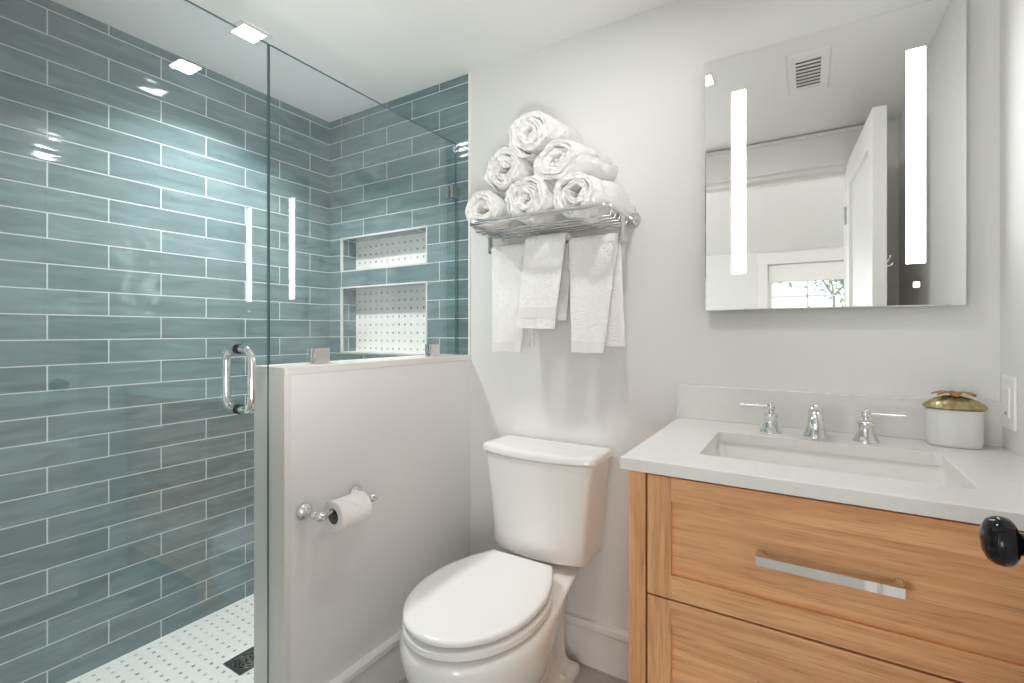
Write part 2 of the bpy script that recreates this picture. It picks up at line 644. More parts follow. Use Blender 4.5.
def add_tube(bm, pts, rad, n=12, closed=False, mi=0, flat=1.0):
    pts = [Vector(p) for p in pts]
    m = len(pts)
    rads = rad if isinstance(rad, (list, tuple)) else [rad] * m
    rings = []
    prev = None
    for i, p in enumerate(pts):
        if closed:
            t = (pts[(i + 1) % m] - pts[i - 1]).normalized()
        else:
            t = (pts[min(i + 1, m - 1)] - pts[max(i - 1, 0)]).normalized()
        if prev is None:
            ref = Vector((0, 0, 1)) if abs(t.z) < 0.9 else Vector((1, 0, 0))
            u = t.cross(ref).normalized()
        else:
            u = (prev - t * prev.dot(t)).normalized()
        prev = u
        v = t.cross(u)
        rings.append([p + (u * math.cos(2 * PI * k / n) + v * math.sin(2 * PI * k / n) * flat) * rads[i] for k in range(n)])
    if closed:
        rings.append(rings[0])
        vr = [[bm.verts.new(q) for q in r] for r in rings[:-1]]
        for i in range(m):
            a, b = vr[i], vr[(i + 1) % m]
            for k in range(n):
                f = bm.faces.new((a[k], a[(k + 1) % n], b[(k + 1) % n], b[k]))
                f.material_index = mi
    else:
        loft(bm, rings, True, mi)


def arc(c, r, a0, a1, n, plane='xy', h=0.0):
    out = []
    for i in range(n + 1):
        a = a0 + (a1 - a0) * i / n
        ca, sa = r * math.cos(a), r * math.sin(a)
        if plane == 'xy':
            out.append((c[0] + ca, c[1] + sa, h))
        elif plane == 'xz':
            out.append((c[0] + ca, h, c[1] + sa))
        else:
            out.append((h, c[0] + ca, c[1] + sa))
    return out


def rrect(x0, x1, y0, y1, r, n=5):
    """rounded rectangle outline, counter-clockwise list of (x, y)"""
    out = []
    for cx, cy, a in ((x1 - r, y1 - r, 0), (x0 + r, y1 - r, PI / 2), (x0 + r, y0 + r, PI), (x1 - r, y0 + r, 1.5 * PI)):
        for i in range(n + 1):
            t = a + PI / 2 * i / n
            out.append((cx + r * math.cos(t), cy + r * math.sin(t)))
    return out


# ------------------------------------------------------------------ room shell
X0, X1, XH = -2.018, 0.386, -1.15       # shower wall, right wall, half-wall face
YB, YD, ZC = 1.55, 0.055, 2.19          # back wall, doorway wall, ceiling
ZS = 0.026                              # shower floor

struct('floor', B((-1.287, X1 + 0.1, -0.07, YB + 0.15, -0.1, 0.0)), M_FLOOR, label='grey tiled bathroom floor beside the toilet')
struct('floor_shower', B((X0, -1.287, YD - 0.1, YB + 0.15, -0.1, ZS)), M_MOS_FLOOR, label='white marble mosaic shower floor with grey dots')
struct('ceiling', B((X0 - 0.1, X1 + 0.1, YD - 0.12, YB + 0.15, ZC, ZC + 0.1)), M_CEIL, label='plain white bathroom ceiling')
struct('wall_left', B((X0 - 0.1, X0, YD - 0.12, YB + 0.15, -0.1, ZC)), M_TILE, label='glossy blue-green subway tiled wall along the left side of the shower')
struct('wall_right', B((X1, X1 + 0.1, YD, YB + 0.15, -0.1, ZC)), M_WALL, label='pale grey painted wall at the right end of the counter')
struct('wall_back', B((-1.152, X1, YB, YB + 0.15, 0, ZC)), M_WALL, label='pale grey painted wall behind toilet and vanity')

NX0, NX1 = -1.932, -1.382
ND = 1.64
bm = bmesh.new()
for b in ((X0, NX0, YB, ND, 0, ZC), (NX1, -1.152, YB, ND, 0, ZC), (NX0, NX1, YB, ND, 1.6005, ZC),
          (NX0, NX1, YB, ND, 1.362, 1.4415), (NX0, NX1, YB, ND, 0, 1.050)):
    add_box(bm, *b)
add_box(bm, NX0, NX1, ND, YB + 0.15, 1.4415, 1.6005, mi=1)
add_box(bm, NX0, NX1, ND, YB + 0.15, 1.050, 1.362, mi=1)
struct('wall_shower', bm, [M_TILE, M_MOS_NICHE], label='blue-green tiled end wall of the shower with two recessed niches')
bm = bmesh.new()
for z0, z1 in ((1.4415, 1.6005), (1.050, 1.362)):
    t = 0.007
    y0, y1 = YB - 0.002, YB + 0.01
    add_box(bm, NX0 - t / 2, NX0 + t / 2, y0, y1, z0 - t / 2, z1 + t / 2)
    add_box(bm, NX1 - t / 2, NX1 + t / 2, y0, y1, z0 - t / 2, z1 + t / 2)
    add_box(bm, NX0, NX1, y0, y1, z1 - t / 2, z1 + t / 2)
    add_box(bm, NX0, NX1, y0, ND, z0 - t / 2, z0 + t / 2)
struct('trim_1', bm, M_CAP, label='thin pale edging strips around the shower niches')
struct('trim_2', B((-1.158, -1.150, YB - 0.004, YB + 0.002, 1.056, ZC)), M_TRIM, label='thin white edge strip where the tile meets the paint')

# half wall with its quartz cap and end slab
HY = 0.744
hw = struct('wall_half', B((-1.283, XH, HY + 0.018, YB, 0, 1.036)), M_WALL, label='white half wall between shower and toilet')
struct('cap', B((-1.289, XH + 0.003, HY, YB, 1.036, 1.0565, 0.0012)), M_CAP, hw)
struct('end_slab', B((-1.287, XH + 0.002, HY, HY + 0.018, 0, 1.036, 0.001)), M_CAP, hw)
struct('curb', B((-1.287, XH, YD, HY, 0, 0.10, 0.002)), M_CAP, hw)


def baseboard(name, a, b, nrm, label):
    """profile swept from a to b; nrm points into the room"""
    prof = [(0, 0), (0.013, 0), (0.013, 0.122), (0.016, 0.128), (0.022, 0.134), (0.022, 0.150), (0.018, 0.156), (0, 0.156)]
    bm = bmesh.new()
    rings = []
    for p in (a, b):
        rings.append([Vector((p[0] + nrm[0] * d, p[1] + nrm[1] * d, z)) for d, z in prof])
    loft(bm, rings)
    struct(name, bm, M_TRIM, label=label)


baseboard('baseboard_back', (XH + 0.013, YB), (-0.32, YB), (0, -1), 'tall white baseboard on the wall behind the toilet')
baseboard('baseboard_half', (XH, HY + 0.02), (XH, YB), (1, 0), 'tall white baseboard along the half wall')

# doorway wall and bedroom beyond (seen in the mirror)
DX0, DX1, DZ = -0.54, 0.172, 2.003
ZB = 2.19
struct('wall_front', B((X0 - 0.1, DX0, YD - 0.12, YD, 0, ZC), (DX1, X1 + 0.1, YD - 0.12, YD, 0, ZC), (DX0, DX1, YD - 0.12, YD, DZ, ZC)), M_WALL,
       label='doorway wall opposite the mirror')
bm = bmesh.new()
cy0, cy1 = YD, YD + 0.018
add_box(bm, DX0 - 0.09, DX0, cy0, cy1, 0, DZ, 0.002)
add_box(bm, DX1 + 0.004, DX1 + 0.09, cy0, cy1, 0, DZ, 0.002)
add_box(bm, DX0 - 0.10, DX1 + 0.10, cy0, cy1 + 0.004, DZ + 0.012, DZ + 0.160, 0.002)
add_box(bm, DX0 - 0.10, DX1 + 0.10, cy0, cy1 + 0.008, DZ + 0.004, DZ + 0.02, 0.003)
add_box(bm, DX0 - 0.10, DX1 + 0.10, cy0, cy1 + 0.01, DZ + 0.160, DZ + 0.180, 0.003)
add_box(bm, DX0, DX0 + 0.015, YD - 0.12, YD, 0, DZ)
add_box(bm, DX0, DX1, YD - 0.12, YD, DZ - 0.016, DZ)
add_box(bm, DX0, DX1, YD - 0.09, YD - 0.05, DZ - 0.036, DZ - 0.014)
struct('trim_3', bm, M_TRIM, label='white casing with a tall head board around the doorway, in the mirror')

BY = -4.02
struct('floor_bedroom', B((-3.4, 3.4, BY - 0.15, -0.07, -0.1, 0.0)), M_BEDFLOOR, label='wooden floor of the bedroom beyond the doorway')
struct('ceiling_bedroom', B((-3.4, 3.4, BY - 0.15, YD - 0.12, ZB, ZB + 0.1)), M_CEIL, label='white bedroom ceiling seen through the doorway in the mirror')
WX0, WX1, WZ0, WZ1 = -0.425, 0.70, 0.95, 2.02
bm = B((-3.4, -3.15, BY - 0.15, BY, 0, ZB), (-1.45, WX0, BY - 0.15, BY, 0, ZB), (-3.15, -1.45, BY - 0.15, BY, 2.0, ZB),
       (WX1, 1.15, BY - 0.15, BY, 0, ZB), (2.85, 3.4, BY - 0.15, BY, 0, ZB), (1.15, 2.85, BY - 0.15, BY, 2.0, ZB), (WX0, WX1, BY - 0.15, BY, WZ1, ZB), (WX0, WX1, BY - 0.15, BY, 0, WZ0))  # two unseen openings added beside the window for the far fill lights
struct('wall_bedroom', bm, M_WALL, label='pale bedroom wall around the window, in the mirror')
# side walls with openings added to let the side fill lights in
bm = bmesh.new()
for xa, xb in ((-3.45, -3.35), (3.35, 3.45)):
    for b in ((xa, xb, BY - 0.15, -3.2, 0, ZB), (xa, xb, -0.6, YD - 0.12, 0, ZB), (xa, xb, -3.2, -0.6, 0, 0.45), (xa, xb, -3.2, -0.6, 2.05, ZB)):
        add_box(bm, *b)
struct('wall_bedroom_sides', bm, M_WALL, label='bedroom side walls outside the view')
bm = B((-3.4, X0 - 0.1, YD - 0.14, YD - 0.04, 0, ZB), (X1 + 0.1, 3.4, YD - 0.14, YD - 0.04, 0, ZB))
struct('wall_bedroom_near', bm, M_WALL, label='bedroom wall on the doorway side')

# window
bm = bmesh.new()
add_box(bm, WX0 - 0.115, WX0, BY, BY + 0.02, WZ0 - 0.02, WZ1, 0.003)
add_box(bm, WX1, WX1 + 0.115, BY, BY + 0.02, WZ0 - 0.02, WZ1, 0.003)
add_box(bm, WX0 - 0.125, WX1 + 0.125, BY, BY + 0.028, WZ1, WZ1 + 0.148, 0.003)
add_box(bm, WX0 - 0.14, WX1 + 0.14, BY, BY + 0.06, WZ0 - 0.05, WZ0 - 0.02, 0.004)
win = struct('window_1', bm, M_TRIM, label='white cased bedroom window showing trees, in the mirror')
bm = bmesh.new()
yf0, yf1 = BY - 0.09, BY - 0.05
for b in ((WX0, WX0 + 0.045, yf0, yf1, WZ0, WZ1), (WX1 - 0.045, WX1, yf0, yf1, WZ0, WZ1), (WX0, WX1, yf0, yf1, WZ1 - 0.05, WZ1),
          (WX0, WX1, yf0, yf1, WZ0, WZ0 + 0.06), (WX0, WX1, yf0, yf1, 1.36, 1.40)):
    add_box(bm, *b, 0.003)
for x in (0.016, 0.41):
    add_box(bm, x - 0.009, x + 0.009, yf0 + 0.008, yf1 - 0.008, WZ0, WZ1)
for z in (1.60, 1.80, 1.18):
    add_box(bm, WX0, WX1, yf0 + 0.008, yf1 - 0.008, z - 0.009, z + 0.009)
struct('window_sash', bm, M_TRIM, win)
struct('window_pane', B((WX0 + 0.02, WX1 - 0.02, BY - 0.072, BY - 0.068, WZ0 + 0.02, WZ1 - 0.02)), M_PANE, win)
bm = bmesh.new()
add_box(bm, WX0 + 0.01, WX1 - 0.01, BY - 0.03, BY - 0.027, 1.80, WZ1 - 0.03)
add_box(bm, WX0 + 0.01, WX1 - 0.01, BY - 0.034, BY - 0.022, 1.79, 1.812, 0.003)
add_tube(bm, [(WX0 + 0.01, BY - 0.03, WZ1 - 0.03), (WX1 - 0.01, BY - 0.03, WZ1 - 0.03)], 0.022, 14)
struct('roller_shade', bm, M_BLIND, win)

# outdoors behind the bedroom window
struct('ground', B((-30, 30, -45, BY - 0.4, -3.2, -3.0)), M_LAWN, label='lawn outside below the bedroom window')


def tree(x, y, h, seed, label):
    rnd = random.Random(seed)
    t = thing('tree', label, 'tree', (x, y, -3.0), None)
    bm = bmesh.new()
    tips = []

    def grow(p, d, ln, r, depth):
        pts, rad = [p], [r]
        for i in range(4):
            d = (d + Vector((rnd.uniform(-.22, .22), rnd.uniform(-.22, .22), rnd.uniform(-.02, .14)))).normalized()
            p = p + d * ln / 4
            pts.append(p); rad.append(r * (1 - 0.11 * (i + 1)))
        add_tube(bm, pts, rad, 6)
        if depth == 0:
            tips.append(p)
            return
        for k in range(3 if depth > 1 else 2):
            a = rnd.uniform(0, 2 * PI)
            nd = (d + Vector((math.cos(a), math.sin(a), rnd.uniform(-.1, .5))) * 0.8).normalized()
            grow(p, nd, ln * rnd.uniform(.6, .8), r * 0.52, depth - 1)
        tips.append(p)

    grow(Vector((x, y, -3.0)), Vector((0, 0, 1)), h * 0.42, 0.16, 4)
    obj('branches', bm, M_BARK, t)
    bm = bmesh.new()
    for p in tips:
        for k in range(30):
            c = p + Vector((rnd.gauss(0, .42), rnd.gauss(0, .42), rnd.gauss(0, .38)))
            u = Vector((rnd.uniform(-1, 1), rnd.uniform(-1, 1), rnd.uniform(-1, 1))).normalized()
            v = u.orthogonal().normalized()
            s = rnd.uniform(.07, .14)
            bm.faces.new([bm.verts.new(c + u * s), bm.verts.new(c + v * s * .5), bm.verts.new(c - u * s), bm.verts.new(c - v * s * .5)])
    obj('foliage', bm, M_LEAF, t)


tree(-0.95, -12.0, 7.6, 3, 'nearer leafy tree in the left half of the bedroom window, in the mirror')
tree(1.0, -19.5, 9.0, 8, 'farther tree in the right half of the bedroom window, in the mirror')

# bathroom door, swung open against the right side; local frame: y along the leaf, x thickness
door_e = bpy.data.objects.new('door_1', None)
COL.objects.link(door_e)
door_e['kind'] = 'structure'
door_e['label'] = 'white panelled door standing open at the right edge, seen edge-on in the mirror'
door_e['category'] = 'door'
door_e.location = (0.1735, 0.062, 0)
door_e.rotation_euler = (0, 0, -math.atan2(0.041, 0.711))
DT, DWID, DZ0, DZ1 = 0.0445, 0.710, 0.012, 2.0
bm = bmesh.new()
st = 0.105
rails = ((DZ0, DZ0 + 0.22), (0.92, 1.06), (DZ1 - 0.125, DZ1))
add_box(bm, 0, DT, 0, st, DZ0, DZ1, 0.0015)
add_box(bm, 0, DT, DWID - st, DWID, DZ0, DZ1, 0.0015)
for a, b in rails:
    add_box(bm, 0, DT, st, DWID - st, a, b, 0.0015)
add_box(bm, 0.012, DT - 0.012, st - 0.01, DWID - st + 0.01, DZ0 + 0.1, DZ1 - 0.06)
obj('door_leaf', bm, M_DOOR, door_e)
KY, KZ = 0.642, 0.9275


def knob(side):
    s = -1 if side < 0 else 1
    x0 = 0 if side < 0 else DT
    bm = bmesh.new()
    add_lathe(bm, [(0.027, 0), (0.027, 0.003), (0.022, 0.005), (0.0125, 0.007), (0.0115, 0.018), (0.013, 0.021), (0.0205, 0.0235),
                   (0.0245, 0.0275), (0.0256, 0.0335), (0.0246, 0.0395), (0.0205, 0.0452), (0.0125, 0.0490), (0.0005, 0.0502)],
              (x0, KY, KZ), (s, 0, 0), 32)
    return obj('door_knob', bm, M_BLACK, door_e, True, 60)


kb = knob(-1)
kb['label'] = 'glossy black door knob'
kb = knob(1)
kb['label'] = 'glossy black door knob'
bm = bmesh.new()
for z in (0.22, 1.0, 1.74):
    add_tube(bm, [(-0.004, -0.004, z - 0.045), (-0.004, -0.004, z + 0.045)], 0.006, 10)
    add_box(bm, -0.001, 0.001, 0.0, 0.03, z - 0.045, z + 0.045)
obj('hinge', bm, M_CHROME_S, door_e, True, 40)
bm = bmesh.new()
hx, hy, hz = DT, 0.55, 1.43
add_lathe(bm, [(0.016, 0), (0.016, 0.003), (0.010, 0.006), (0.006, 0.010), (0.006, 0.03), (0.0005, 0.032)], (hx, hy, hz), (1, 0, 0), 18)
add_tube(bm, [(hx + 0.02, hy, hz), (hx + 0.030, hy, hz + 0.004), (hx + 0.036, hy, hz + 0.016), (hx + 0.036, hy, hz + 0.026)], [0.005, 0.005, 0.005, 0.006], 10)
add_tube(bm, [(hx + 0.016, hy, hz - 0.004), (hx + 0.03, hy, hz - 0.018), (hx + 0.042, hy, hz - 0.014), (hx + 0.046, hy, hz - 0.004)], 0.0045, 10)
rh = obj('robe_hook', bm, M_CHROME, door_e, True, 50)
rh['label'] = 'chrome robe hook on the back of the door'

# ------------------------------------------------------------------ ceiling fittings


def downlight(name, x, y, watts, spread, label):
    t = thing(name, label, 'ceiling light', (x, y, ZC), 'square recessed ceiling lights')
    bm = bmesh.new()
    a, b, z0 = 0.056, 0.039, ZC - 0.004
    outer, inner = rrect(x - a, x + a, y - a, y + a, 0.002, 1), rrect(x - b, x + b, y - b, y + b, 0.002, 1)
    loft(bm, [[(p[0], p[1], ZC) for p in outer], [(p[0], p[1], z0) for p in outer], [(p[0], p[1], z0) for p in inner], [(p[0], p[1], ZC - 0.0005) for p in inner]], False)
    obj('trim_ring', bm, M_TRIM, t)
    obj('lens', B((x - b, x + b, y - b, y + b, ZC - 0.003, ZC - 0.0012)), M_LAMP, t)
    al = area_light('lamp', (x, y, ZC - 0.006), (0, 0, 0), 0.07, 0.07, watts, (1.0, 0.99, 0.975))
    al.parent = t
    al.location = (0, 0, -0.006)
    al.data.spread = math.radians(spread)


downlight('recessed_light', -1.653, 0.938, SHOWER_W, 118, 'bright square ceiling light above the shower glass')
downlight('recessed_light', -0.368, 0.925, DOWNLIGHT_W, 180, 'square ceiling light reflected at the left edge of the mirror')


def vent(name, x0, x1, y0, y1, label, ix, iy, ns):
    t = thing(name, label, 'vent', ((x0 + x1) / 2, (y0 + y1) / 2, ZC))
    bm = bmesh.new()
    z0 = ZC - 0.009
    rings = []
    for inset, z in ((0, ZC), (0.002, ZC - 0.005), (0.006, z0), (None, z0), (None, ZC - 0.001)):
        i, j = (ix, iy) if inset is None else (inset, inset)
        rings.append([(p[0], p[1], z) for p in rrect(x0 + i, x1 - i, y0 + j, y1 - j, 0.003, 2)])
    loft(bm, rings, False)
    for yy in (y0 + iy * 0.5, y1 - iy * 0.5):
        add_lathe(bm, [(0.004, 0), (0.004, 0.0015), (0.0005, 0.002)], ((x0 + x1) / 2, yy, z0), (0, 0, -1), 10)
    obj('frame', bm, M_PLASTIC, t)
    obj('duct', B((x0 + ix, x1 - ix, y0 + iy, y1 - iy, ZC - 0.0016, ZC - 0.0006)), M_DUCT, t)
    h = (y1 - y0 - 2 * iy) / ns
    for k in range(ns):
        bm = bmesh.new()
        ya = y0 + iy + k * h
        pr = [(ya + 0.04 * h, ZC - 0.0035), (ya + 0.90 * h, z0 + 0.0005), (ya + 0.94 * h, z0 + 0.0015), (ya + 0.08 * h, ZC - 0.0022)]
        loft(bm, [[(x, p[0], p[1]) for p in pr] for x in (x0 + ix, x1 - ix)])
        obj('slat', bm, M_PLASTIC, t)


vent('ceiling_vent', -0.067, 0.082, 0.60, 0.953, 'white slatted ceiling vent reflected in the top of the mirror', 0.032, 0.045, 9)
vent('exhaust_fan_grille', -0.765, -0.61, 0.905, 1.125, 'white fan grille on the ceiling, faintly reflected in the shower glass', 0.012, 0.012, 14)

# ------------------------------------------------------------------ shower enclosure
GX, GT, GZ = -1.219, 0.008, 1.915


def glass_sheet(name, y0, y1, z0, z1, parent):
    bm = bmesh.new()
    add_box(bm, GX - GT / 2, GX + GT / 2, y0, y1, z0, z1)
    bmesh.ops.recalc_face_normals(bm, faces=bm.faces)
    for f in bm.faces:
        f.material_index = 0 if abs(f.normal.x) > 0.5 else 1
    return obj(name, bm, [M_GLASS, M_GEDGE], parent)


panel = thing('shower_glass_panel', 'fixed clear glass panel standing on the half wall', 'shower screen', (GX, 1.15, 1.0565))
glass_sheet('glass', HY + 0.002, 1.543, 1.062, GZ, panel)


def clamp(y0, y1, z0, z1, wall=False):
    o = obj('clamp', B((GX - 0.016, GX - GT / 2 + 0.001, y0, y1, z0, z1, 0.0012), (GX + GT / 2 - 0.001, GX + 0.016, y0, y1, z0, z1, 0.0012)), M_CHROME_S, panel)
    o['label'] = 'square satin chrome clamp'


clamp(0.875, 0.925, 1.0567, 1.102)
clamp(1.375, 1.425, 1.0567, 1.102)
clamp(1.500, 1.5485, 1.688, 1.736)

sd = thing('shower_door', 'frameless clear glass shower door with chrome pull handle', 'shower door', (GX, 0.075, 0.11))
glass_sheet('glass', 0.075, HY - 0.001, 0.112, GZ, sd)
hd = bmesh.new()
hy, hz0, hz1, hr = 0.666, 0.954, 1.106, 0.0098
for s in (1, -1):
    bar = GX + s * 0.058
    ins = GX + s * 0.0065
    R = 0.032
    pts = [(ins, hy, hz1)] + [(bar - s * R + s * R * math.sin(a), hy, hz1 - R + R * math.cos(a)) for a in [PI / 2 * i / 8 for i in range(9)]]
    pts += [(bar - s * R + s * R * math.cos(a), hy, hz0 + R - R * math.sin(a)) for a in [PI / 2 * i / 8 for i in range(9)]] + [(ins, hy, hz0)]
    add_tube(hd, pts, hr, 18)
pull = obj('pull_handle', hd, M_CHROME, sd, True, 50)
pull['label'] = 'chrome back-to-back pull handle'
bm = bmesh.new()
for s in (1, -1):
    for z in (hz0, hz1):
        add_lathe(bm, [(0.0125, 0), (0.0125, 0.0035), (0.011, 0.005)], (GX + s * GT / 2, hy, z), (s, 0, 0), 20)
w = obj('washer', bm, M_BLACK_GAP, pull, True, 40)
w['label'] = 'black gasket rings at the handle ends'
for z in (0.36, 1.68):
    bm = B((GX - 0.016, GX - GT / 2 + 0.001, YD + 0.026, 0.135, z - 0.045, z + 0.045, 0.0015), (GX + GT / 2 - 0.001, GX + 0.016, YD + 0.026, 0.135, z - 0.045, z + 0.045, 0.0015),
           (GX - 0.028, GX + 0.028, YD, YD + 0.006, z - 0.045, z + 0.045, 0.0015), (GX - 0.012, GX + 0.012, YD + 0.004, YD + 0.03, z - 0.03, z + 0.03, 0.002))
    obj('hinge', bm, M_CHROME_S, sd)

# drain
dx, dy, da = -1.625, 0.915, 0.052
dr = thing('shower_drain', 'square metal drain with scrolled grate set in the mosaic shower floor', 'drain', (dx, dy, ZS))
bm = bmesh.new()
zt = ZS + 0.003
n = 32
circ = [(dx + 0.043 * math.cos(2 * PI * i / n), dy + 0.043 * math.sin(2 * PI * i / n)) for i in range(n)]
sq = []
for cx, cy in circ:
    vx, vy = cx - dx, cy - dy
    k = da / max(abs(vx), abs(vy))
    sq.append((dx + vx * k, dy + vy * k))
loft(bm, [[(*p, ZS) for p in sq], [(*p, zt) for p in sq], [(*p, zt) for p in circ], [(*p, ZS + 0.0006) for p in circ]], False)
obj('frame', bm, M_DRAIN, dr)
bm = bmesh.new()
add_lathe(bm, [(0.0425, 0), (0.0425, 0.0006)], (dx, dy, ZS + 0.0002), (0, 0, 1), 32)
obj('pit', bm, M_PIT, dr)
bm = bmesh.new()
for k in range(8):
    a0 = 2 * PI * k / 8
    pts = []
    for i in range(13):
        t = i / 12
        r = 0.006 + 0.036 * t
        a = a0 + 2.1 * t
        pts.append((dx + r * math.cos(a), dy + r * math.sin(a), ZS + 0.0022))
    add_tube(bm, pts, 0.0019, 6)
for r in (0.014, 0.028, 0.0415):
    add_tube(bm, [(dx + r * math.cos(2 * PI * i / 28), dy + r * math.sin(2 * PI * i / 28), ZS + 0.0022) for i in range(28)], 0.0015, 6, True)
obj('grate', bm, M_DRAIN, dr, True)

# ------------------------------------------------------------------ toilet
TX = -0.764
toilet = thing('toilet', 'white two-piece toilet with closed lid against the back wall', 'toilet', (TX, 1.3, 0))


def bowl_ring(z, y0, ym, y1, wmax, wb, n=22, pw=2.0):
    """half outline from the front centre to the back corner, mirrored"""
    pts = []
    for i in range(n + 1):
        a = PI / 2 * i / n
        pts.append((wmax * math.sin(a) ** (2 / pw), ym - (ym - y0) * math.cos(a) ** (2 / pw)))
    m = 10
    for i in range(1, m + 1):
        t = i / m
        s = t * t * (3 - 2 * t)
        pts.append((wmax + (wb - wmax) * s, ym + (y1 - ym) * t))
    left = [(-x, y) for x, y in reversed(pts[1:])]
    ring = [(TX + x, y, z) for x, y in pts] + [(TX + x, y, z) for x, y in left]
    return ring


rings = [
    bowl_ring(0.000, 1.005, 1.20, 1.495, 0.110, 0.112),
    bowl_ring(0.022, 1.005, 1.20, 1.495, 0.110, 0.112),
    bowl_ring(0.032, 1.010, 1.20, 1.490, 0.106, 0.106),
    bowl_ring(0.040, 1.015, 1.20, 1.480, 0.101, 0.082),
    bowl_ring(0.060, 1.010, 1.20, 1.470, 0.102, 0.072),
    bowl_ring(0.110, 0.985, 1.18, 1.470, 0.114, 0.068),
    bowl_ring(0.160, 0.945, 1.15, 1.470, 0.134, 0.068),
    bowl_ring(0.210, 0.898, 1.12, 1.475, 0.160, 0.069),
    bowl_ring(0.260, 0.862, 1.10, 1.480, 0.181, 0.072),
    bowl_ring(0.305, 0.843, 1.09, 1.485, 0.191, 0.080),
    bowl_ring(0.340, 0.837, 1.08, 1.495, 0.194, 0.096),
    bowl_ring(0.362, 0.838, 1.08, 1.505, 0.193, 0.120),
    bowl_ring(0.372, 0.841, 1.08, 1.508, 0.190, 0.134),
    bowl_ring(0.3775, 0.847, 1.08, 1.508, 0.185, 0.135),
    bowl_ring(0.3810, 0.866, 1.08, 1.506, 0.168, 0.131),
]
bm = bmesh.new()
loft(bm, rings)
# bolt caps on the foot
for s in (1, -1):
    add_lathe(bm, [(0.013, 0), (0.012, 0.008), (0.007, 0.014), (0.0005, 0.016)], (TX + s * 0.093, 1.40, 0.028), (0, 0, 1), 14)
obj('bowl', bm, M_PORC, toilet, True, 55)


def seat_outline(y0, yb, wb, wm, ym, n=24, m=12):
    pts = []
    for i in range(n + 1):
        a = PI / 2 * i / n
        pts.append((wm * math.sin(a), ym - (ym - y0) * math.cos(a)))
    for i in range(1, m + 1):
        t = i / m
        pts.append((wm + (wb - wm) * (1 - math.cos(t * PI / 2)) ** 1.15, ym + (yb - ym) * t))
    return pts


def slab(pts, zs, insets):
    """stack of mirrored outlines shrunk by inset"""
    rings = []
    wm = max(p[0] for p in pts)
    ya, yb_ = min(p[1] for p in pts), max(p[1] for p in pts)
    cy, hl = (ya + yb_) / 2, (yb_ - ya) / 2
    for z, ins in zip(zs, insets):
        half = [(x * (1 - ins / wm), cy + (y - cy) * (1 - ins / hl)) for x, y in pts]
        left = [(-x, y) for x, y in reversed(half[1:])]
        rings.append([(TX + x, y, z) for x, y in half] + [(TX + x, y, z) for x, y in left])
    return rings


so = seat_outline(0.840, 1.300, 0.108, 0.182, 1.075)
bm = bmesh.new()
loft(bm, slab(so, (0.3915, 0.3935, 0.4075, 0.4105), (0.016, 0.0, 0.0, 0.014)))
obj('seat', bm, M_SEAT, toilet, True, 50)
lo = [(x, y) for x, y in seat_outline(0.843, 1.309, 0.109, 0.179, 1.075)]
bm = bmesh.new()
loft(bm, slab(lo, (0.4190, 0.4210, 0.428, 0.4330, 0.4362, 0.4375), (0.016, 0.002, 0.0, 0.002, 0.006, 0.02)))
bmesh.ops.translate(bm, verts=bm.verts, vec=(-0.003, 0, 0))
obj('lid', bm, M_SEAT, toilet, True, 50)
for s in (1, -1):
    obj('hinge_cap', B((TX + s * 0.075 - 0.022, TX + s * 0.075 + 0.022, 1.294, 1.325, 0.380, 0.412, 0.006, 0, 3)), M_SEAT, toilet, True, 40)


TTX = TX + 0.006


def tank_ring(z, wf, wb, yf, bow, yb, corner, n=16):
    """bowed front, chamfered front corners, straight sides and back"""
    pts = []
    for i in range(n + 1):
        t = -1 + 2 * i / n
        pts.append((TTX + t * wf, yf - bow * (1 - t * t), z))
    # chamfer to the side
    pts.append((TTX + wf + corner * 0.55, yf + corner * 0.45, z))
    pts.append((TTX + wf + corner, yf + corner * 1.3, z))
    pts.append((TTX + wb, yb - 0.006, z))
    pts.append((TTX + wb - 0.008, yb, z))
    pts.append((TTX - wb + 0.008, yb, z))
    pts.append((TTX - wb, yb - 0.006, z))
    pts.append((TTX - wf - corner, yf + corner * 1.3, z))
    pts.append((TTX - wf - corner * 0.55, yf + corner * 0.45, z))
    return pts


bm = bmesh.new()
yb = 1.535
rings = []
for z, wf, wb, yf, bow in ((0.406, 0.148, 0.160, 1.395, 0.026), (0.413, 0.154, 0.167, 1.384, 0.030), (0.428, 0.157, 0.171, 1.379, 0.032),
                           (0.47, 0.160, 0.174, 1.378, 0.033), (0.54, 0.1655, 0.180, 1.378, 0.034),
                           (0.61, 0.173, 0.187, 1.377, 0.035), (0.67, 0.181, 0.194, 1.376, 0.036), (0.71, 0.187, 0.200, 1.375, 0.037), (0.731, 0.190, 0.203, 1.375, 0.037), (0.734, 0.187, 0.200, 1.378, 0.037)):
    rings.append(tank_ring(z, wf, wb, yf, bow, yb, 0.012))
loft(bm, rings)
obj('tank', bm, M_PORC, toilet, True, 42)
bm = bmesh.new()
rings = []
for z, d in ((0.7365, 0.004), (0.738, 0.0), (0.754, 0.0), (0.759, 0.003), (0.762, 0.010), (0.7635, 0.03)):
    rings.append(tank_ring(z, 0.201 - d, 0.209 - d, 1.370 + d, 0.038, yb + 0.004 - d, 0.012))
loft(bm, rings)
obj('tank_lid', bm, M_PORC, toilet, True, 42)
bm = bmesh.new()
add_box(bm, TX - 0.07, TX + 0.07, 1.43, 1.50, 0.380, 0.410, 0.004)
obj('tank_gasket', bm, M_BLACK_GAP, toilet)
# ------------------------------------------------------------------ toilet paper holder + roll
hold = thing('toilet_paper_holder', 'chrome two-post paper holder on the half wall', 'paper holder', (XH, 0.886, 0.667))
BX = -1.076


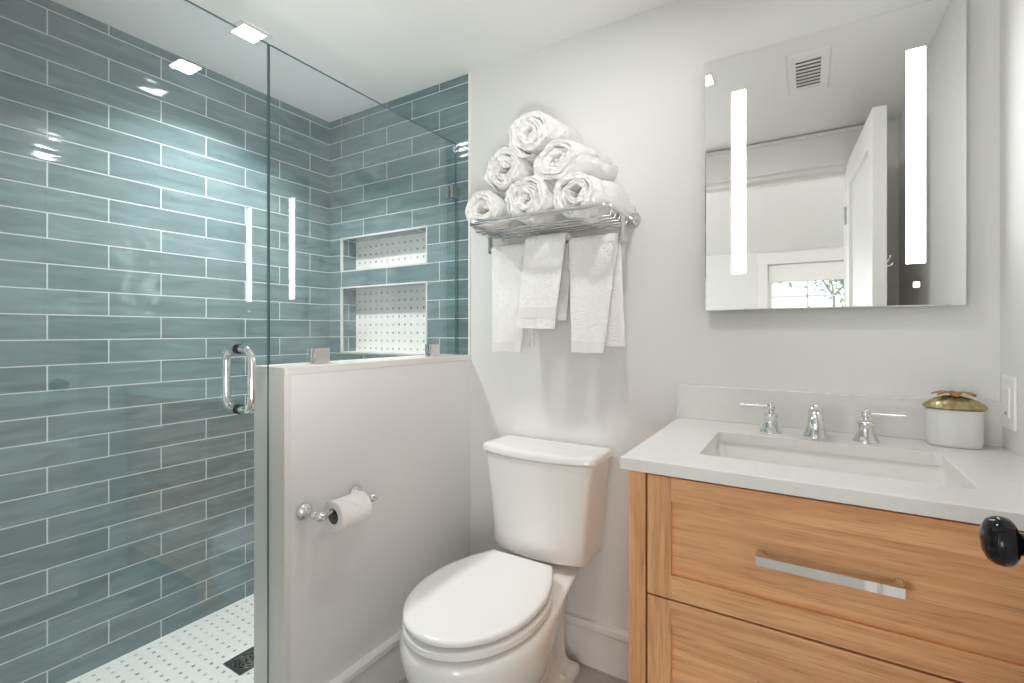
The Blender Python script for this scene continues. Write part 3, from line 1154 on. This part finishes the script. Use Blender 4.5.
def post(y):
    bm = bmesh.new()
    add_lathe(bm, [(0.0235, 0), (0.0235, 0.004), (0.021, 0.009), (0.014, 0.013), (0.0085, 0.018), (0.0075, 0.034), (0.0085, 0.042),
                   (0.012, 0.046), (0.0125, 0.050), (0.010, 0.055)], (XH, y, 0.667), (1, 0, 0), 24)
    d = 1 if y < 0.886 else -1
    add_lathe(bm, [(0.0005, -0.016), (0.009, -0.014), (0.0125, -0.009), (0.0135, 0.0), (0.0125, 0.009), (0.008, 0.013), (0.0065, 0.014), (0.0065, 0.02)],
              (BX, y, 0.668), (0, d, 0), 20)
    add_tube(bm, [(XH + 0.05, y, 0.667), (BX, y, 0.668)], 0.009, 14)
    return obj('post', bm, M_CHROME, hold, True, 50)


post(0.800)
post(0.973)
bm = bmesh.new()
add_tube(bm, [(BX, 0.812, 0.668), (BX, 0.962, 0.668)], 0.006, 14)
obj('bar', bm, M_CHROME, hold, True, 50)
ry0, ry1, rr, rh_, rzc = 0.836, 0.936, 0.0405, 0.0195, 0.6555
roll_t = thing('toilet_paper_roll', 'white toilet paper roll hanging on the chrome holder', 'toilet paper', (BX, 0.886, rzc))
bm = bmesh.new()
n = 48
rings = []
for r, y in ((rh_ + 0.0012, ry0 + 0.001), (rr - 0.002, ry0), (rr, ry0 + 0.001), (rr, ry1 - 0.001), (rr - 0.002, ry1), (rh_ + 0.0012, ry1 - 0.001)):
    rings.append([(BX + r * math.cos(2 * PI * i / n), y, rzc + r * math.sin(2 * PI * i / n)) for i in range(n)])
rings.append(rings[0])
loft(bm, rings, False)
bmesh.ops.remove_doubles(bm, verts=bm.verts, dist=1e-5)
# the loose end folded to a point over the front
fold = []
for j in range(9):
    a = math.radians(96 - j * 11)
    t = j / 8
    half = 0.046 * (1 - t) + 0.002
    ym = ry0 + 0.052 + 0.018 * t
    rad = rr + 0.0009 + 0.001 * t
    fold.append([(BX + rad * math.cos(a), ym - half, rzc + rad * math.sin(a)), (BX + rad * math.cos(a), ym + half * 0.9, rzc + rad * math.sin(a)),
                 (BX + (rad - 0.0008) * math.cos(a), ym + half * 0.9, rzc + (rad - 0.0008) * math.sin(a)), (BX + (rad - 0.0008) * math.cos(a), ym - half, rzc + (rad - 0.0008) * math.sin(a))])
loft(bm, fold)
obj('paper', bm, M_PAPER, roll_t, True, 40)
bm = bmesh.new()
rings = []
for r, y in ((rh_ + 0.001, ry0 + 0.0008), (rh_, ry0 + 0.0008), (rh_, ry1 - 0.0008), (rh_ + 0.001, ry1 - 0.0008)):
    rings.append([(BX + r * math.cos(2 * PI * i / n), y, rzc + r * math.sin(2 * PI * i / n)) for i in range(n)])
rings.append(rings[0])
loft(bm, rings, False)
bmesh.ops.remove_doubles(bm, verts=bm.verts, dist=1e-5)
core = obj('core', bm, M_CARD, roll_t, True, 40)
core['label'] = 'grey cardboard core'

# ------------------------------------------------------------------ towel shelf
SX0, SX1, SY0, SZ = -0.986, -0.487, 1.322, 1.519
shelf = thing('towel_shelf', 'chrome hotel towel rack with wire shelf and lower bar', 'towel rack', ((SX0 + SX1) / 2, YB, SZ))


def rosette(x):
    bm = bmesh.new()
    add_lathe(bm, [(0.026, 0), (0.026, 0.004), (0.023, 0.009), (0.015, 0.014), (0.010, 0.018), (0.009, 0.03), (0.011, 0.034), (0.011, 0.040)], (x, YB, SZ), (0, -1, 0), 28)
    return obj('rosette', bm, M_CHROME, shelf, True, 50)


rosette(SX0 + 0.006)
rosette(SX1 + 0.002)
bm = bmesh.new()
R = 0.022
pts = [(SX0, YB - 0.03, SZ), (SX0, SY0 + R, SZ)]
pts += [(SX0 + R - R * math.cos(a), SY0 + R - R * math.sin(a), SZ) for a in [PI / 2 * i / 6 for i in range(1, 7)]]
pts += [(SX1 - R + R * math.sin(a), SY0 + R - R * math.cos(a), SZ) for a in [PI / 2 * i / 6 for i in range(0, 7)]]
pts += [(SX1, YB - 0.03, SZ)]
add_tube(bm, pts, 0.0075, 14)
add_tube(bm, [(SX0, YB - 0.034, SZ), (SX1, YB - 0.034, SZ)], 0.006, 12)
obj('rail', bm, M_CHROME, shelf, True, 50)
WZ = SZ - 0.024
wire_pts = []
for y in (1.356, 1.394, 1.432, 1.470, 1.502):
    bm = bmesh.new()
    add_tube(bm, [(SX0, y, SZ - 0.003), (SX0 + 0.006, y, WZ), (SX1 - 0.006, y, WZ), (SX1, y, SZ - 0.003)], 0.0028, 8)
    obj('wire', bm, M_CHROME, shelf, True, 50)
TBY, TBZ = 1.452, 1.447
for x in (SX0, SX1):
    bm = bmesh.new()
    add_box(bm, x - 0.0035, x + 0.0035, TBY - 0.010, TBY + 0.010, TBZ - 0.014, SZ - 0.004, 0.0012)
    obj('hanger', bm, M_CHROME, shelf)
bm = bmesh.new()
add_tube(bm, [(SX0, TBY, TBZ), (SX1, TBY, TBZ)], 0.0065, 12)
obj('towel_bar', bm, M_CHROME, shelf, True, 50)


# rolled towels: a thick ribbon wound up, axis towards the wall
def towel_roll(cx, cz, rx, rz, rot, y0, length, turns, seed, label, phase=0.0, core_w=0.010, rough=1.0, skew=0.0, twist=0.0):
    rnd = random.Random(seed)
    t = None
    sv = Vector((rnd.uniform(0, 50), rnd.uniform(0, 50), rnd.uniform(0, 50)))
    R = 1.0
    pitch_n = (R - core_w / 0.07) / (turns + 0.5)
    th = pitch_n * 0.93
    steps = int(turns * 84)
    bm = bmesh.new()
    cross = []
    hy, ht = length / 2, th * 0.035 * 1.0
    nS = 30
    # stadium cross section: (across, along y) with rounded ends
    sec = []
    er = 8
    for i in range(er + 1):
        a = -PI / 2 + PI * i / er
        sec.append((math.sin(a) * 0.5, 1, math.cos(a) * 0.5 + 0.5 * abs(math.sin(2 * a))))
    for i in range(1, nS):
        sec.append((0.5, 1 - 2 * i / nS, 0))
    for i in range(er + 1):
        a = PI / 2 - PI * i / er
        sec.append((math.sin(a) * 0.5, -1, -math.cos(a) * 0.45 - 0.55 * abs(math.sin(2 * a))))
    for i in range(1, nS):
        sec.append((-0.5, -1 + 2 * i / nS, 0))
    rings = []
    cr, sr = math.cos(rot), math.sin(rot)
    for k in range(steps + 1):
        s = k / steps
        ang = phase + 2 * PI * turns * s
        r = core_w / 0.07 + (R - th / 2 - core_w / 0.07) * s
        jit = 1 + 0.10 * rough * noise.noise(Vector((math.cos(ang) * 1.3, math.sin(ang) * 1.3, s * turns * 1.1)) + sv)
        taper = 1.0
        if s > 0.965:
            taper = max(0.12, (1 - s) / 0.035)
        endpush = 0.006 * rough * noise.noise(Vector((ang * 0.8, s * 3, 2.0)) + sv) + 0.004 * math.sin(ang * 0.5 + seed)
        ring = []
        for (c, yy, ex) in sec:
            rr_ = r * jit + c * th * taper
            px, pz = rr_ * math.cos(ang) * rx, rr_ * math.sin(ang) * rz
            y = y0 + hy + yy * (hy - 0.010) + ex * 0.010 * taper
            # front fold pushed in and out per turn, body swelling along the length
            if yy > 0 or ex > 0:
                y += endpush * 0.5
            if yy < 0:
                y += endpush
            u = (y - y0) / length
            swell = 1 + 0.07 * math.sin(min(max(u, 0), 1) * PI * 0.75)
            px *= swell
            pz *= swell
            X, Z = px * cr - pz * sr, px * sr + pz * cr
            p = Vector((cx + X + skew * u * length, y, cz + Z))
            d = noise.noise(p * 22 + sv) * 0.007 * rough + noise.noise(p * 62 + sv) * 0.0042 + noise.noise(p * 135 + sv) * 0.0034 + noise.noise(p * 240 + sv) * 0.0016
            q = Vector((X, -0.5 * ex * 0.02, Z))
            if q.length > 1e-6:
                p += q.normalized() * d
            p.y += (noise.noise(p * 70 - sv) * 0.006 + noise.noise(p * 170 - sv) * 0.003) * (1 if ex else 0.2)
            ring.append(p)
        rings.append(ring)
    loft(bm, rings)
    o = obj('rolled_towel', bm, M_TOWEL, None, True)
    return tag(o, label, 'towel', 'rolled towels on the rack')


TY = 1.334
towel_roll(-0.9486, 1.5703, 0.0808, 0.0786, math.radians(-18), TY + 0.004, 0.225, 2.7, 1, 'loosely rolled white towel at the left end of the bottom row, by the tiles', 0.4, 0.014, 1.6, 0.0)
towel_roll(-0.7738, 1.5744, 0.0859, 0.0826, math.radians(4), TY, 0.23, 3.4, 2, 'rolled white towel in the middle of the bottom row with a round swirl', 1.2, 0.010, 1.0, 0.12)
towel_roll(-0.6051, 1.5713, 0.0818, 0.0796, math.radians(-8), TY + 0.006, 0.225, 2.6, 3, 'rolled white towel at the right end of the bottom row, by the right bracket', 2.6, 0.016, 1.4, 0.22)
towel_roll(-0.8648, 1.6938, 0.0767, 0.0746, math.radians(10), TY + 0.010, 0.22, 2.6, 4, 'rolled white towel on the left of the middle row', 0.2, 0.013, 1.4, 0.1)
towel_roll(-0.6665, 1.6918, 0.0981, 0.0634, math.radians(22), TY + 0.010, 0.22, 2.4, 5, 'flattened wide rolled towel on the right of the middle row', 3.3, 0.012, 1.3, 0.22)
towel_roll(-0.7667, 1.7971, 0.0838, 0.0777, math.radians(14), TY + 0.012, 0.22, 3.1, 6, 'rolled white towel alone on top of the pile', 4.0, 0.010, 1.0, 0.16)


# towels folded over the lower bar
def hung_towel(xl_t, xr_t, xl_b, xr_b, z_front, z_back, back_shift, lay, thick, seed, label, folds=1.0, band0=0.0):
    rnd = random.Random(seed)
    sv = Vector((rnd.uniform(0, 50), rnd.uniform(0, 50), rnd.uniform(0, 50)))
    t = thing('hanging_towel', label, 'towel', ((xl_t + xr_t) / 2, TBY, TBZ), 'hand towels on the lower bar')
    bm = bmesh.new()
    nx, nz = 30, 34
    rb = 0.0085 + lay

    def path(u):
        """u 0..1 front bottom -> over the bar -> back bottom; returns (dy, z, side, w)"""
        zt = TBZ + rb
        lf, lb = TBZ - z_front, TBZ - z_back
        arc_l = PI * rb
        tot = lf + lb + arc_l
        s = u * tot
        if s < lf:
            return (-rb, z_front + s, 0, 1 - s / lf)
        if s < lf + arc_l:
            a = (s - lf) / rb
            return (-rb * math.cos(a), TBZ + rb * math.sin(a), 1, 0)
        d = s - lf - arc_l
        return (rb, TBZ - d, 2, d / lb)

    us = [i / 60 for i in range(61)]
    grid_o, grid_i = [], []
    for u in us:
        dy, z, side, w = path(u)
        ro, ri = [], []
        for i in range(nx + 1):
            v = i / nx
            xl = xl_t + (xl_b - xl_t) * w
            xr = xr_t + (xr_b - xr_t) * w
            sh = back_shift * w if side == 2 else 0
            x = xl + sh + (xr - xl) * v
            wav = 0.006 * folds * w * math.sin(v * 7.3 + seed) + 0.004 * folds * noise.noise(Vector((v * 3, z * 5, side)) + sv)
            y = TBY + dy + (wav if side != 2 else abs(wav) * 0.3)
            if side == 0:
                y -= 0.010 * w * (1 - 0.5 * v)
            ed = min(v, 1 - v)
            zz = z + (0.004 * noise.noise(Vector((v * 4, seed, 3)) + sv) * w)
            fl = noise.noise(Vector((x, y, z)) * 110 + sv) * 0.0008
            k = thick * 0.5 * min(1, 0.35 + ed * 14)
            s_ = -1 if side == 0 else 1
            if side == 1:
                a = math.atan2(z - TBZ, -dy)
                ro.append((x, y - math.cos(a) * k, zz + math.sin(a) * k))
                ri.append((x, y + math.cos(a) * k, zz - math.sin(a) * k))
            else:
                ro.append((x, y + s_ * (k + fl), zz))
                ri.append((x, y - s_ * k, zz))
        grid_o.append(ro)
        grid_i.append(ri)
    loops = [o_ + list(reversed(i_)) for o_, i_ in zip(grid_o, grid_i)]
    loft(bm, loops)
    body = obj('terry', bm, M_TOWEL_SW, t, True, 70)
    # flat woven border band near the bottom hem, a raised strip on the front
    bm = bmesh.new()
    rows = []
    z_top = z_front + band0 + 0.036
    for k_ in range(9):
        u = (band0 + (k_ / 8) * 0.036) / ((TBZ - z_front) + (TBZ - z_back) + PI * rb)
        dy, z, side, w = path(u)
        r1, r2 = [], []
        for i in range(nx + 1):
            v = i / nx
            xl = xl_t + (xl_b - xl_t) * w
            xr = xr_t + (xr_b - xr_t) * w
            x = xl + (xr - xl) * v
            wav = 0.006 * folds * w * math.sin(v * 7.3 + seed) + 0.004 * folds * noise.noise(Vector((v * 3, z * 5, side)) + sv)
            y = TBY + dy + wav - 0.010 * w * (1 - 0.5 * v)
            zz = z + (0.004 * noise.noise(Vector((v * 4, seed, 3)) + sv) * w)
            ed = min(v, 1 - v)
            k = thick * 0.5 * min(1, 0.35 + ed * 14)
            r1.append((x, y - k - 0.0016, zz - 0.0005))
            r2.append((x, y - k * 0.2, zz - 0.0005))
        rows.append(r1 + list(reversed(r2)))
    loft(bm, rows)
    bd = obj('border_band', bm, M_WOVEN, t, True, 60)
    bd['label'] = 'flat woven border'
    return t


hung_towel(-0.975, -0.80, -0.966, -0.846, 1.078, 1.098, 0.035, 0.002, 0.009, 21, 'tall white hand towel hanging at the left of the lower bar', 0.7)
hung_towel(-0.668, -0.498, -0.652, -0.543, 1.083, 1.104, 0.060, 0.002, 0.009, 22, 'tall white hand towel hanging at the right of the lower bar', 0.7)
hung_towel(-0.826, -0.672, -0.855, -0.705, 1.160, 1.19, 0.01, 0.020, 0.010, 23, 'short white towel in front, hanging in the middle of the lower bar', 0.9, 0.036)

# ------------------------------------------------------------------ vanity
VX0, VX1, VY, VZ = -0.323, 0.378, 1.0, 0.857
van = thing('vanity_cabinet', 'oak vanity cabinet with two wide panelled drawers', 'cabinet', ((VX0 + VX1) / 2, 1.28, 0))
for xa in (VX0, VX1 - 0.036):
    obj('side_panel', B((xa, xa + 0.036, VY, YB - 0.002, 0.0, VZ, 0.001)), M_OAK_Z, van)
bm = bmesh.new()
add_box(bm, VX0 + 0.036, VX1 - 0.036, VY + 0.022, YB - 0.15, 0.11, 0.70)
add_box(bm, VX0 + 0.036, VX1 - 0.036, VY + 0.022, VY + 0.04, 0.11, VZ)
add_box(bm, VX0 + 0.036, VX1 - 0.036, VY + 0.07, VY + 0.09, 0.0, 0.11)
obj('carcass', bm, M_CAB_IN, van)
DXA, DXB = VX0 + 0.0405, VX1 - 0.0405


def drawer(z0, z1):
    bm = bmesh.new()
    s = 0.048
    y0, y1 = VY, VY + 0.021
    add_box(bm, DXA, DXA + s, y0, y1, z0, z1, 0.0008, 1)
    add_box(bm, DXB - s, DXB, y0, y1, z0, z1, 0.0008, 1)
    add_box(bm, DXA + s, DXB - s, y0, y1, z0, z0 + s, 0.0008, 0)
    add_box(bm, DXA + s, DXB - s, y0, y1, z1 - s, z1, 0.0008, 0)
    add_box(bm, DXA + s - 0.004, DXB - s + 0.004, y0 + 0.008, y1 - 0.003, z0 + s - 0.004, z1 - s + 0.004, 0, 0)
    d = obj('drawer', bm, [M_OAK_X, M_OAK_Z], van)
    zc = (z0 + z1) / 2 + 0.006
    bm = bmesh.new()
    xa, xb, h = -0.078, 0.134, 0.0082
    yo = VY - 0.030
    n = 20
    rings = []
    for i in range(n + 1):
        t = i / n
        x = xa + (xb - xa) * t
        th = 0.0055
        yy = yo
        rings.append([(x, yy, zc - h), (x, yy, zc + h), (x, yy + th, zc + h), (x, yy + th, zc - h)])
    loft(bm, rings)
    for x0, x1 in ((xa, xa + 0.009), (xb - 0.009, xb)):
        add_box(bm, x0, x1, yo + 0.004, VY + 0.0085, zc - h, zc + h)
    # gussets where the posts flare into the bar
    for x0, s_ in ((xa + 0.009, 1), (xb - 0.009, -1)):
        pr = [(x0, yo + 0.005), (x0 + s_ * 0.016, yo + 0.005), (x0, yo + 0.022)]
        loft(bm, [[(p[0], p[1], z) for p in pr] for z in (zc - h, zc + h)])
    p = obj('drawer_pull', bm, M_CHROME, d)
    p['label'] = 'long flat chrome pull'


drawer(0.6045, 0.8515)
drawer(0.3560, 0.6005)
drawer(0.115, 0.352)

# countertop with sink cut-out and backsplash
CX0, CX1, CY, CZ0, CZ1 = -0.336, X1, 0.986, 0.858, 0.884
KX0, KX1, KY0, KY1 = -0.198, 0.250, 1.097, 1.373
ct = thing('countertop', 'white speckled quartz counter over the oak drawers', 'countertop', (0, 1.27, CZ0))
bm = bmesh.new()
ns = 6
hole = rrect(KX0, KX1, KY0, KY1, 0.014, ns)
m_ = len(hole)


outer = []
YO = YB - 0.001
for i, p in enumerate(hole):
    c, k = divmod(i, ns + 1)
    cx_, cy_ = ((CX1, YO), (CX0, YO), (CX0, CY), (CX1, CY))[c]
    if k == ns // 2:
        outer.append((cx_, cy_))
    elif (k < ns // 2) == (c % 2 == 0):
        outer.append((cx_, p[1]))
    else:
        outer.append((p[0], cy_))


bv = 0.0022


def off_outer(p, d):
    x, y = p
    x = x + d if abs(x - CX0) < 1e-5 else x
    y = y + d if abs(y - CY) < 1e-5 else y
    return (x, y)


def off_hole(p, d):
    cx, cy = (KX0 + KX1) / 2, (KY0 + KY1) / 2
    hx_, hy_ = (KX1 - KX0) / 2, (KY1 - KY0) / 2
    return (cx + (p[0] - cx) * (1 + d / hx_), cy + (p[1] - cy) * (1 + d / hy_))


loft(bm, [
    [(*off_hole(p, 0), CZ0) for p in hole], [(*off_hole(p, 0), CZ1 - 0.001) for p in hole], [(*off_hole(p, 0.001), CZ1) for p in hole],
    [(*off_outer(p, bv), CZ1) for p in outer], [(*off_outer(p, bv * .3), CZ1 - bv * .3) for p in outer], [(*off_outer(p, 0), CZ1 - bv) for p in outer],
    [(*off_outer(p, 0), CZ0 + 0.001) for p in outer], [(*off_outer(p, 0.001), CZ0) for p in outer], [(*off_hole(p, 0), CZ0) for p in hole]], False)
bmesh.ops.remove_doubles(bm, verts=bm.verts, dist=1e-5)
obj('slab', bm, M_QUARTZ, ct)
obj('backsplash', B((CX0 - 0.006, CX1, YB - 0.021, YB - 0.0005, CZ1, 0.985, 0.0015)), M_QUARTZ, ct)

sink = thing('sink', 'white rectangular undermount sink set below the counter', 'sink', ((KX0 + KX1) / 2, 1.235, 0.74))
bm = bmesh.new()
rings = []
for d, z, r in ((0.022, CZ0 - 0.001, 0.03), (0.022, CZ0 - 0.012, 0.03), (0.012, CZ0 - 0.02, 0.03), (-0.006, CZ0 - 0.10, 0.035), (-0.03, CZ0 - 0.137, 0.05), (-0.07, CZ0 - 0.143, 0.04)):
    rings.append([(p[0], p[1], z) for p in rrect(KX0 - d, KX1 + d, KY0 - d, KY1 + d, r, 6)])
inner = []
for d, z, r in ((-0.055, CZ0 - 0.128, 0.04), (-0.036, CZ0 - 0.125, 0.045), (-0.018, CZ0 - 0.112, 0.04), (-0.008, CZ0 - 0.09, 0.03), (0.004, CZ0 - 0.008, 0.025), (0.006, CZ0 - 0.001, 0.025)):
    inner.append([(p[0], p[1], z) for p in rrect(KX0 - d, KX1 + d, KY0 - d, KY1 + d, r, 6)])
vr = loft(bm, rings + [], False)
vi = loft(bm, inner, False)
n = len(vr[0])
for i in range(n):
    j = (i + 1) % n
    bm.faces.new((vr[0][i], vr[0][j], vi[-1][j], vi[-1][i]))
bm.faces.new(vr[-1])
bm.faces.new(vi[0])
obj('basin', bm, M_PORC, sink, True, 40)
bm = bmesh.new()
add_lathe(bm, [(0.022, 0), (0.022, 0.002), (0.017, 0.003), (0.015, 0.0015), (0.0005, 0.0015)], ((KX0 + KX1) / 2, 1.25, CZ0 - 0.1275), (0, 0, 1), 24)
obj('sink_drain', bm, M_CHROME, sink, True, 40)

# faucet: spout and two lever handles
fa = thing('faucet', 'chrome widespread faucet with bell-shaped spout and two lever handles', 'faucet', (0.021, 1.435, CZ1))
BELL = [(0.0265, 0), (0.0262, 0.003), (0.0235, 0.008), (0.0185, 0.017), (0.0158, 0.028), (0.0152, 0.036)]


def fhandle(x, y, d):
    bm = bmesh.new()
    add_lathe(bm, BELL + [(0.0175, 0.041), (0.0178, 0.045), (0.016, 0.048), (0.008, 0.050), (0.0065, 0.054), (0.0065, 0.057), (0.0092, 0.059),
                          (0.0098, 0.066), (0.0092, 0.073), (0.0065, 0.0755), (0.0035, 0.0775), (0.0005, 0.0785)], (x, y, CZ1), (0, 0, 1), 28)
    h = obj('handle', bm, M_CHROME, fa, True, 50)
    bm = bmesh.new()
    z = CZ1 + 0.066
    dirv = Vector((d * 0.999, -0.03, 0)).normalized()
    o = Vector((x, y, z))
    add_tube(bm, [o + dirv * t for t in (0.004, 0.02, 0.045, 0.068, 0.074)], [0.0052, 0.0045, 0.0040, 0.0044, 0.0046], 12)
    l_ = obj('lever', bm, M_CHROME, h, True, 50)


fhandle(-0.079, 1.440, -1)
fhandle(0.124, 1.436, 1)
bm = bmesh.new()
sx_, sy_ = 0.021, 1.437
add_lathe(bm, [(0.0275, 0), (0.027, 0.003), (0.0245, 0.010), (0.021, 0.022), (0.0182, 0.034), (0.0170, 0.046), (0.0165, 0.060), (0.0165, 0.068), (0.0135, 0.0735), (0.0085, 0.0745),
               (0.0075, 0.0785), (0.004, 0.0815), (0.0005, 0.082)], (sx_, sy_, CZ1), (0, 0, 1), 28)
add_tube(bm, [(sx_, sy_ + 0.004, CZ1 + 0.056), (sx_, sy_ - 0.016, CZ1 + 0.060), (sx_, sy_ - 0.036, CZ1 + 0.062), (sx_, sy_ - 0.052, CZ1 + 0.059), (sx_, sy_ - 0.061, CZ1 + 0.050), (sx_, sy_ - 0.0635, CZ1 + 0.040), (sx_, sy_ - 0.0635, CZ1 + 0.031)],
         [0.0140, 0.0148, 0.0155, 0.0160, 0.0164, 0.0166, 0.0168], 28)
obj('spout', bm, M_CHROME, fa, True, 50)

# ------------------------------------------------------------------ jar
jx, jy = 0.2925, 1.480
jar = thing('lidded_jar', 'frosted oval jar with gold flower lid on the counter', 'jar', (jx, jy, CZ1))
bm = bmesh.new()
JA, JB = 0.0490, 0.0285


def oval(a, b, z, n=40):
    return [(jx + a * math.cos(2 * PI * i / n), jy + b * math.sin(2 * PI * i / n), z) for i in range(n)]


loft(bm, [oval(JA - .004, JB - .004, CZ1 + .0005), oval(JA - .001, JB - .001, CZ1 + .003), oval(JA, JB, CZ1 + .008), oval(JA + .0012, JB + .001, CZ1 + .05), oval(JA + .0022, JB + .002, CZ1 + .086), oval(JA - .002, JB - .002, CZ1 + .0875)])
obj('jar_body', bm, M_FROST, jar, True, 50)
bm = bmesh.new()
zl = CZ1 + 0.088
loft(bm, [oval(JA, JB, zl), oval(JA + .007, JB + .006, zl + .001), oval(JA + .0085, JB + .0075, zl + .004), oval(JA + .0055, JB + .005, zl + .009), oval(JA - .003, JB - .001, zl + .017), oval(JA - .015, JB - .009, zl + .024), oval(JA - .028, JB - .017, zl + .028), oval(.008, .005, zl + .030)])
obj('jar_lid', bm, M_GOLD, jar, True, 50)
bm = bmesh.new()
zf = zl + 0.030
for k in range(7):
    a = 2 * PI * k / 7 + 0.2
    ca, sa = math.cos(a), math.sin(a)
    rows = []
    for i in range(7):
        t = i / 6
        r = 0.004 + 0.036 * t
        wdt = 0.0125 * math.sin(PI * (0.15 + 0.8 * t))
        lift = 0.004 + 0.005 * math.sin(t * PI) - 0.002 * t
        row = []
        for s, dz in ((-1, 0.0012), (0, -0.0006), (1, 0.0012)):
            row.append((jx + r * ca - s * wdt * sa, jy + (r * sa + s * wdt * ca) * 0.8, zf + lift + dz))
        for s, dz in ((1, 0.0002), (0, -0.0018), (-1, 0.0002)):
            row.append((jx + r * ca - s * wdt * sa, jy + (r * sa + s * wdt * ca) * 0.8, zf + lift + dz - 0.0006))
        rows.append(row)
    loft(bm, rows)
add_lathe(bm, [(0.0075, -0.001), (0.008, 0.004), (0.005, 0.0075), (0.0005, 0.0085)], (jx, jy, zf), (0, 0, 1), 16)
fl = obj('flower_knob', bm, M_BRONZE, jar, True, 50)
fl['label'] = 'antique gold flower with spread petals'

# ------------------------------------------------------------------ outlet plate on the right wall
sw = thing('wall_switch_plate', 'white switch plate on the right wall above the backsplash', 'switch', (X1, 1.478, 0.993))
obj('plate', B((X1 - 0.006, X1, 1.438, 1.516, 0.934, 1.052, 0.002)), M_PLASTIC, sw)
obj('insert', B((X1 - 0.0085, X1 - 0.005, 1.461, 1.493, 0.960, 1.026, 0.001)), M_PLASTIC, sw)
bm = B((X1 - 0.0093, X1 - 0.008, 1.471, 1.483, 0.966, 0.9725, 0.0004))
bt = obj('test_button', bm, simple('grey_button', srgb(170, 168, 164), 0.4), sw)
bt['label'] = 'small grey button'
for z in (0.945, 1.041):
    bm = bmesh.new()
    add_lathe(bm, [(0.003, 0), (0.003, 0.001), (0.0005, 0.0012)], (X1 - 0.006, 1.477, z), (-1, 0, 0), 12)
    obj('screw', bm, M_PLASTIC, sw)

# ------------------------------------------------------------------ lighted mirror
MX0, MX1, MZ0, MZ1, MY = -0.256, 0.321, 1.2125, 1.9495, 1.515
mir = thing('lighted_mirror', 'square-edged mirror with two glowing light strips above the sink', 'mirror', ((MX0 + MX1) / 2, YB, (MZ0 + MZ1) / 2))
bm = bmesh.new()
bv = 0.006
loft(bm, [[(MX0, MY + 0.005, MZ0), (MX1, MY + 0.005, MZ0), (MX1, MY + 0.005, MZ1), (MX0, MY + 0.005, MZ1)],
          [(MX0, MY + 0.001, MZ0), (MX1, MY + 0.001, MZ0), (MX1, MY + 0.001, MZ1), (MX0, MY + 0.001, MZ1)],
          [(MX0 + bv * .4, MY, MZ0 + bv * .4), (MX1 - bv * .4, MY, MZ0 + bv * .4), (MX1 - bv * .4, MY, MZ1 - bv * .4), (MX0 + bv * .4, MY, MZ1 - bv * .4)]])
obj('mirror_glass', bm, M_MIRROR, mir)
obj('case', B((MX0 + 0.004, MX1 - 0.004, MY + 0.005, YB, MZ0 + 0.004, MZ1 - 0.004)), M_FROST_MIRROR, mir)
for x0, x1 in ((-0.184, -0.147), (0.2105, 0.2475)):
    s = obj('light_strip', B((x0, x1, MY - 0.0008, MY + 0.0002, 1.317, 1.843)), M_LED, mir)
    s['label'] = 'glowing white light strip'
tb = obj('touch_button', B((0.224, 0.2365, MY - 0.0008, MY + 0.0002, 1.2585, 1.2715)), M_TOUCH, mir)
tb['label'] = 'small lit square button'
